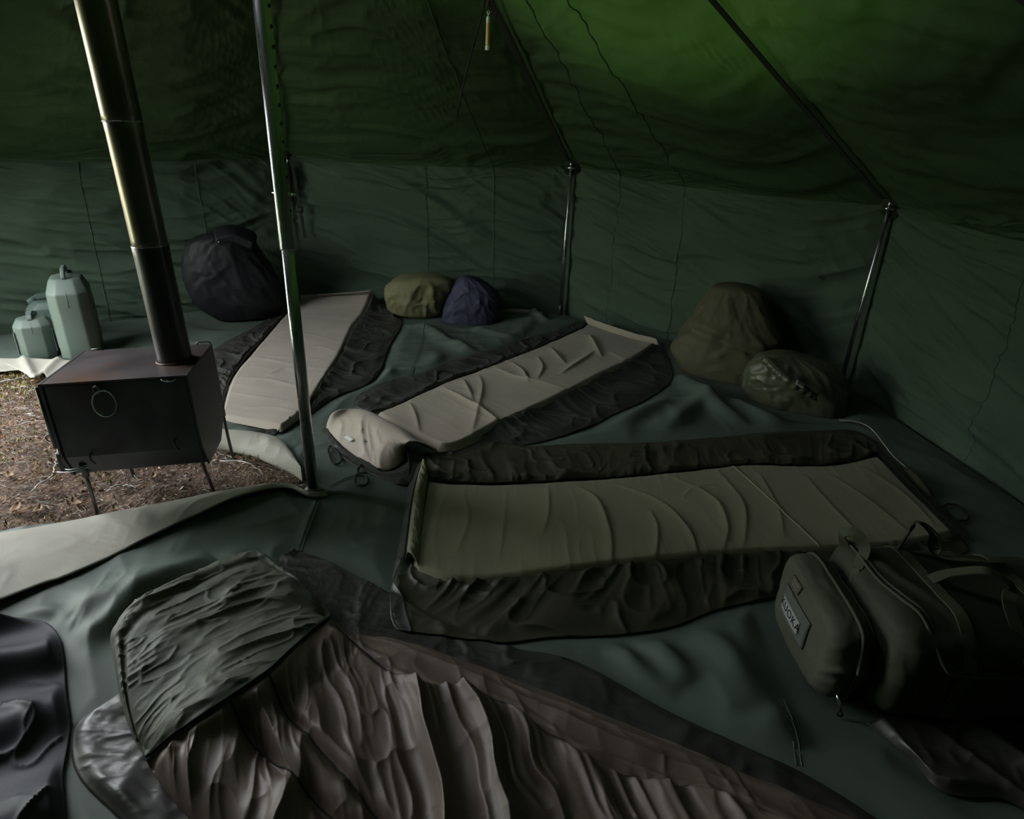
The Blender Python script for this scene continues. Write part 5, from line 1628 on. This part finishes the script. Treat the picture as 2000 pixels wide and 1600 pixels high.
V = np.stack([base_, mid_p + sd, tip, mid_p - sd], 1)
pal = np.array([(.16, .20, .045), (.26, .24, .06), (.34, .16, .05), (.11, .14, .035), (.30, .09, .035)])
ci = pal[rng.choice(5, nm, p=[.34, .24, .16, .18, .08])] * rng.uniform(.7, 1.3, (nm, 1))
o = mesh_quads('moss', V.reshape(-1, 3), np.arange(nm * 4).reshape(-1, 4), M['litter'], None, smooth=False)
add_attr(o, np.repeat(ci, 4, 0)); tag(o, 'yellow-green and rusty moss sprigs growing on the bare ground', 'moss', kind='stuff')
# fine dead stalks
nt_ = 2800
p = in_open(nt_, .01)
parts = []
for k in range(nt_):
    a0 = rng.uniform(0, 2 * math.pi); l_ = rng.uniform(.015, .06); z_ = soil_h(p[k:k + 1, 0], p[k:k + 1, 1])[0] + rng.uniform(.004, .018)
    bnd = rng.normal(0, .5)
    pts = [np.array([p[k, 0] + math.cos(a0 + bnd * (j - 1)) * l_ * (j - 1) / 2, p[k, 1] + math.sin(a0 + bnd * (j - 1)) * l_ * (j - 1) / 2, z_ + rng.normal(0, .003)]) for j in range(3)]
    parts.append(tube_geo(pts, rng.uniform(.0006, .0013), 3, False))
o = geo_obj('dead_stalks', join_geo(parts), M['twig']); tag(o, 'fine pale dead stalks strewn over the bare ground', 'stalks', kind='stuff')
# single branches and leaves
BR = [([(62, 965), (75, 950), (98, 935), (108, 912), (112, 890), (118, 872)], 'forked grey dead branch lying in front of the stove leg'),
      ([(0, 745), (20, 742), (40, 735), (58, 727)], 'thin bleached twig lying below the folded edge at the cans'),
      ([(430, 900), (470, 905), (500, 918), (515, 932)], 'pale crooked twig between the rear stove leg and the centre pole'),
      ([(55, 808), (70, 812), (80, 814)], 'short bleached twig on the bare ground below the water cans'),
      ([(210, 955), (235, 948), (262, 950), (290, 940)], 'thin grey twig lying under the stove belly')]
for pl, lab in BR:
    q_ = resample(GL(pl), 30); q_[:, 2] = soil_h(q_[:, 0], q_[:, 1]) + .011 + .006 * np.abs(np.sin(np.linspace(0, 9, 30)))
    q_[:, :2] += rng.normal(0, .0018, (30, 2))
    rt = tube('dead_twig', q_, np.linspace(.0036, .0014, 30), M['twig'], None, 6); tag(rt, lab, 'twig')
    for kk in (9, 17, 23):
        d_ = rng.normal(0, 1, 2); d_ /= np.linalg.norm(d_)
        tube('side_shoot', resample([q_[kk], q_[kk] + [d_[0] * .02, d_[1] * .02, .006], q_[kk] + [d_[0] * .045, d_[1] * .035, .004]], 8), np.linspace(.0016, .0007, 8), M['twig'], rt, 5)
LEAF_L = ['curled dry leaf lying by the forked branch tip', 'dry brown leaf next to the folded groundsheet edge', 'broad dry leaf beside the lower end of the forked branch',
          'small dry leaf at the foot of the front stove leg', 'dry leaf between the forked branch and the front stove leg', 'dry leaf on open ground left of the stove', 'dry leaf lying under the stove belly',
          'dry leaf half way along the forked branch']
for k, (px, py) in enumerate([(32, 995), (48, 1002), (76, 1000), (225, 995), (150, 985), (20, 930), (300, 935), (110, 960)]):
    c_ = G(px, py); az_ = rng.uniform(0, 6.28); L_ = rng.uniform(.018, .034); W_ = L_ * .45
    zc = soil_h(c_[:1], c_[1:2])[0] + .013
    g_ = np.zeros((7, 9, 3))
    for i_ in range(7):
        for j_ in range(9):
            u_ = j_ / 8 * 2 - 1; v_ = i_ / 6 * 2 - 1; w_ = W_ * (1 - u_ * u_) ** .7
            g_[i_, j_] = (c_[0] + math.cos(az_) * u_ * L_ - math.sin(az_) * v_ * w_, c_[1] + math.sin(az_) * u_ * L_ + math.cos(az_) * v_ * w_, zc + .007 * abs(v_) + .006 * u_ * u_)
    o = grid_obj('dry_leaf', g_, M['leaf'], thick=.0006); tag(o, LEAF_L[k], 'leaf', 'dry leaves on the bare ground')

# ================================================================== THINGS LIE ON EACH OTHER
from mathutils.bvhtree import BVHTree


def mesh_parts(o):
    return [q for q in [o] + list(o.children_recursive) if q.type == 'MESH']


def bvh(objs):
    V, F = [], []
    for o in objs:
        off = len(V)
        V += [tuple(v.co) for v in o.data.vertices]; F += [[i + off for i in p_.vertices] for p_ in o.data.polygons]
    return BVHTree.FromPolygons(V, F)


def reshape_z(o, fn):
    n = len(o.data.vertices)
    co = np.zeros(n * 3); o.data.vertices.foreach_get('co', co); co = co.reshape(-1, 3)
    need = fn(co)
    if need.max() <= 0 and need.min() >= 0: return
    ed = np.zeros(len(o.data.edges) * 2, int); o.data.edges.foreach_get('vertices', ed); ed = ed.reshape(-1, 2)
    deg = np.maximum(np.bincount(ed.ravel(), minlength=n), 1)
    c = need.copy(); sgn = 1 if need.max() > 0 else -1
    for _ in range(10):                              # ease the cloth in and out around the thing below
        av = np.bincount(ed[:, 0], c[ed[:, 1]], n) + np.bincount(ed[:, 1], c[ed[:, 0]], n)
        c = sgn * np.maximum(sgn * need, sgn * .5 * (c + av / deg))
    co[:, 2] += c
    o.data.vertices.foreach_set('co', co.ravel()); o.data.update()


def settle(uppers, lowers, lift):
    t = bvh(lowers)

    def fn(co):
        out = np.zeros(len(co))
        for i, p_ in enumerate(co):
            h_ = t.ray_cast(Vector((p_[0], p_[1], .6)), Vector((0, 0, -1)), 1.0)
            if h_[0] is not None: out[i] = max(0, h_[0].z + lift - p_[2])
        return out
    for o in uppers: reshape_z(o, fn)


def press(lowers, uppers, gap, floor_z):
    t = bvh(uppers)

    def fn(co):
        out = np.zeros(len(co))
        for i, p_ in enumerate(co):
            h_ = t.ray_cast(Vector((p_[0], p_[1], -.3)), Vector((0, 0, 1)), 2.0)
            if h_[0] is not None: out[i] = min(0, max(h_[0].z - gap, floor_z) - p_[2])
        return out
    for o in lowers: reshape_z(o, fn)


sheet_parts = mesh_parts(gs_root)
cloths = [o for o in COL.objects if o.name.startswith('folded_cloth')]
settle(cloths, sheet_parts, .004)
press([cloths[1]], mesh_parts(du), .002, .0055)
m2_low = [o for o in mesh_parts(m2) if not o.name.startswith('curled_end')]
for root, low in ((m2, sheet_parts), (m1, sheet_parts)):
    settle([o for o in mesh_parts(root) if o.name.startswith(('skirt', 'end_skirt'))], low, .003)
settle([o for o in mesh_parts(m3) if o.name.startswith(('skirt', 'end_skirt', 'turned_hem', 'end_lip'))], sheet_parts + mesh_parts(m4) + m2_low, .006)
settle(mesh_parts(sb), mesh_parts(m4) + sheet_parts, .003)
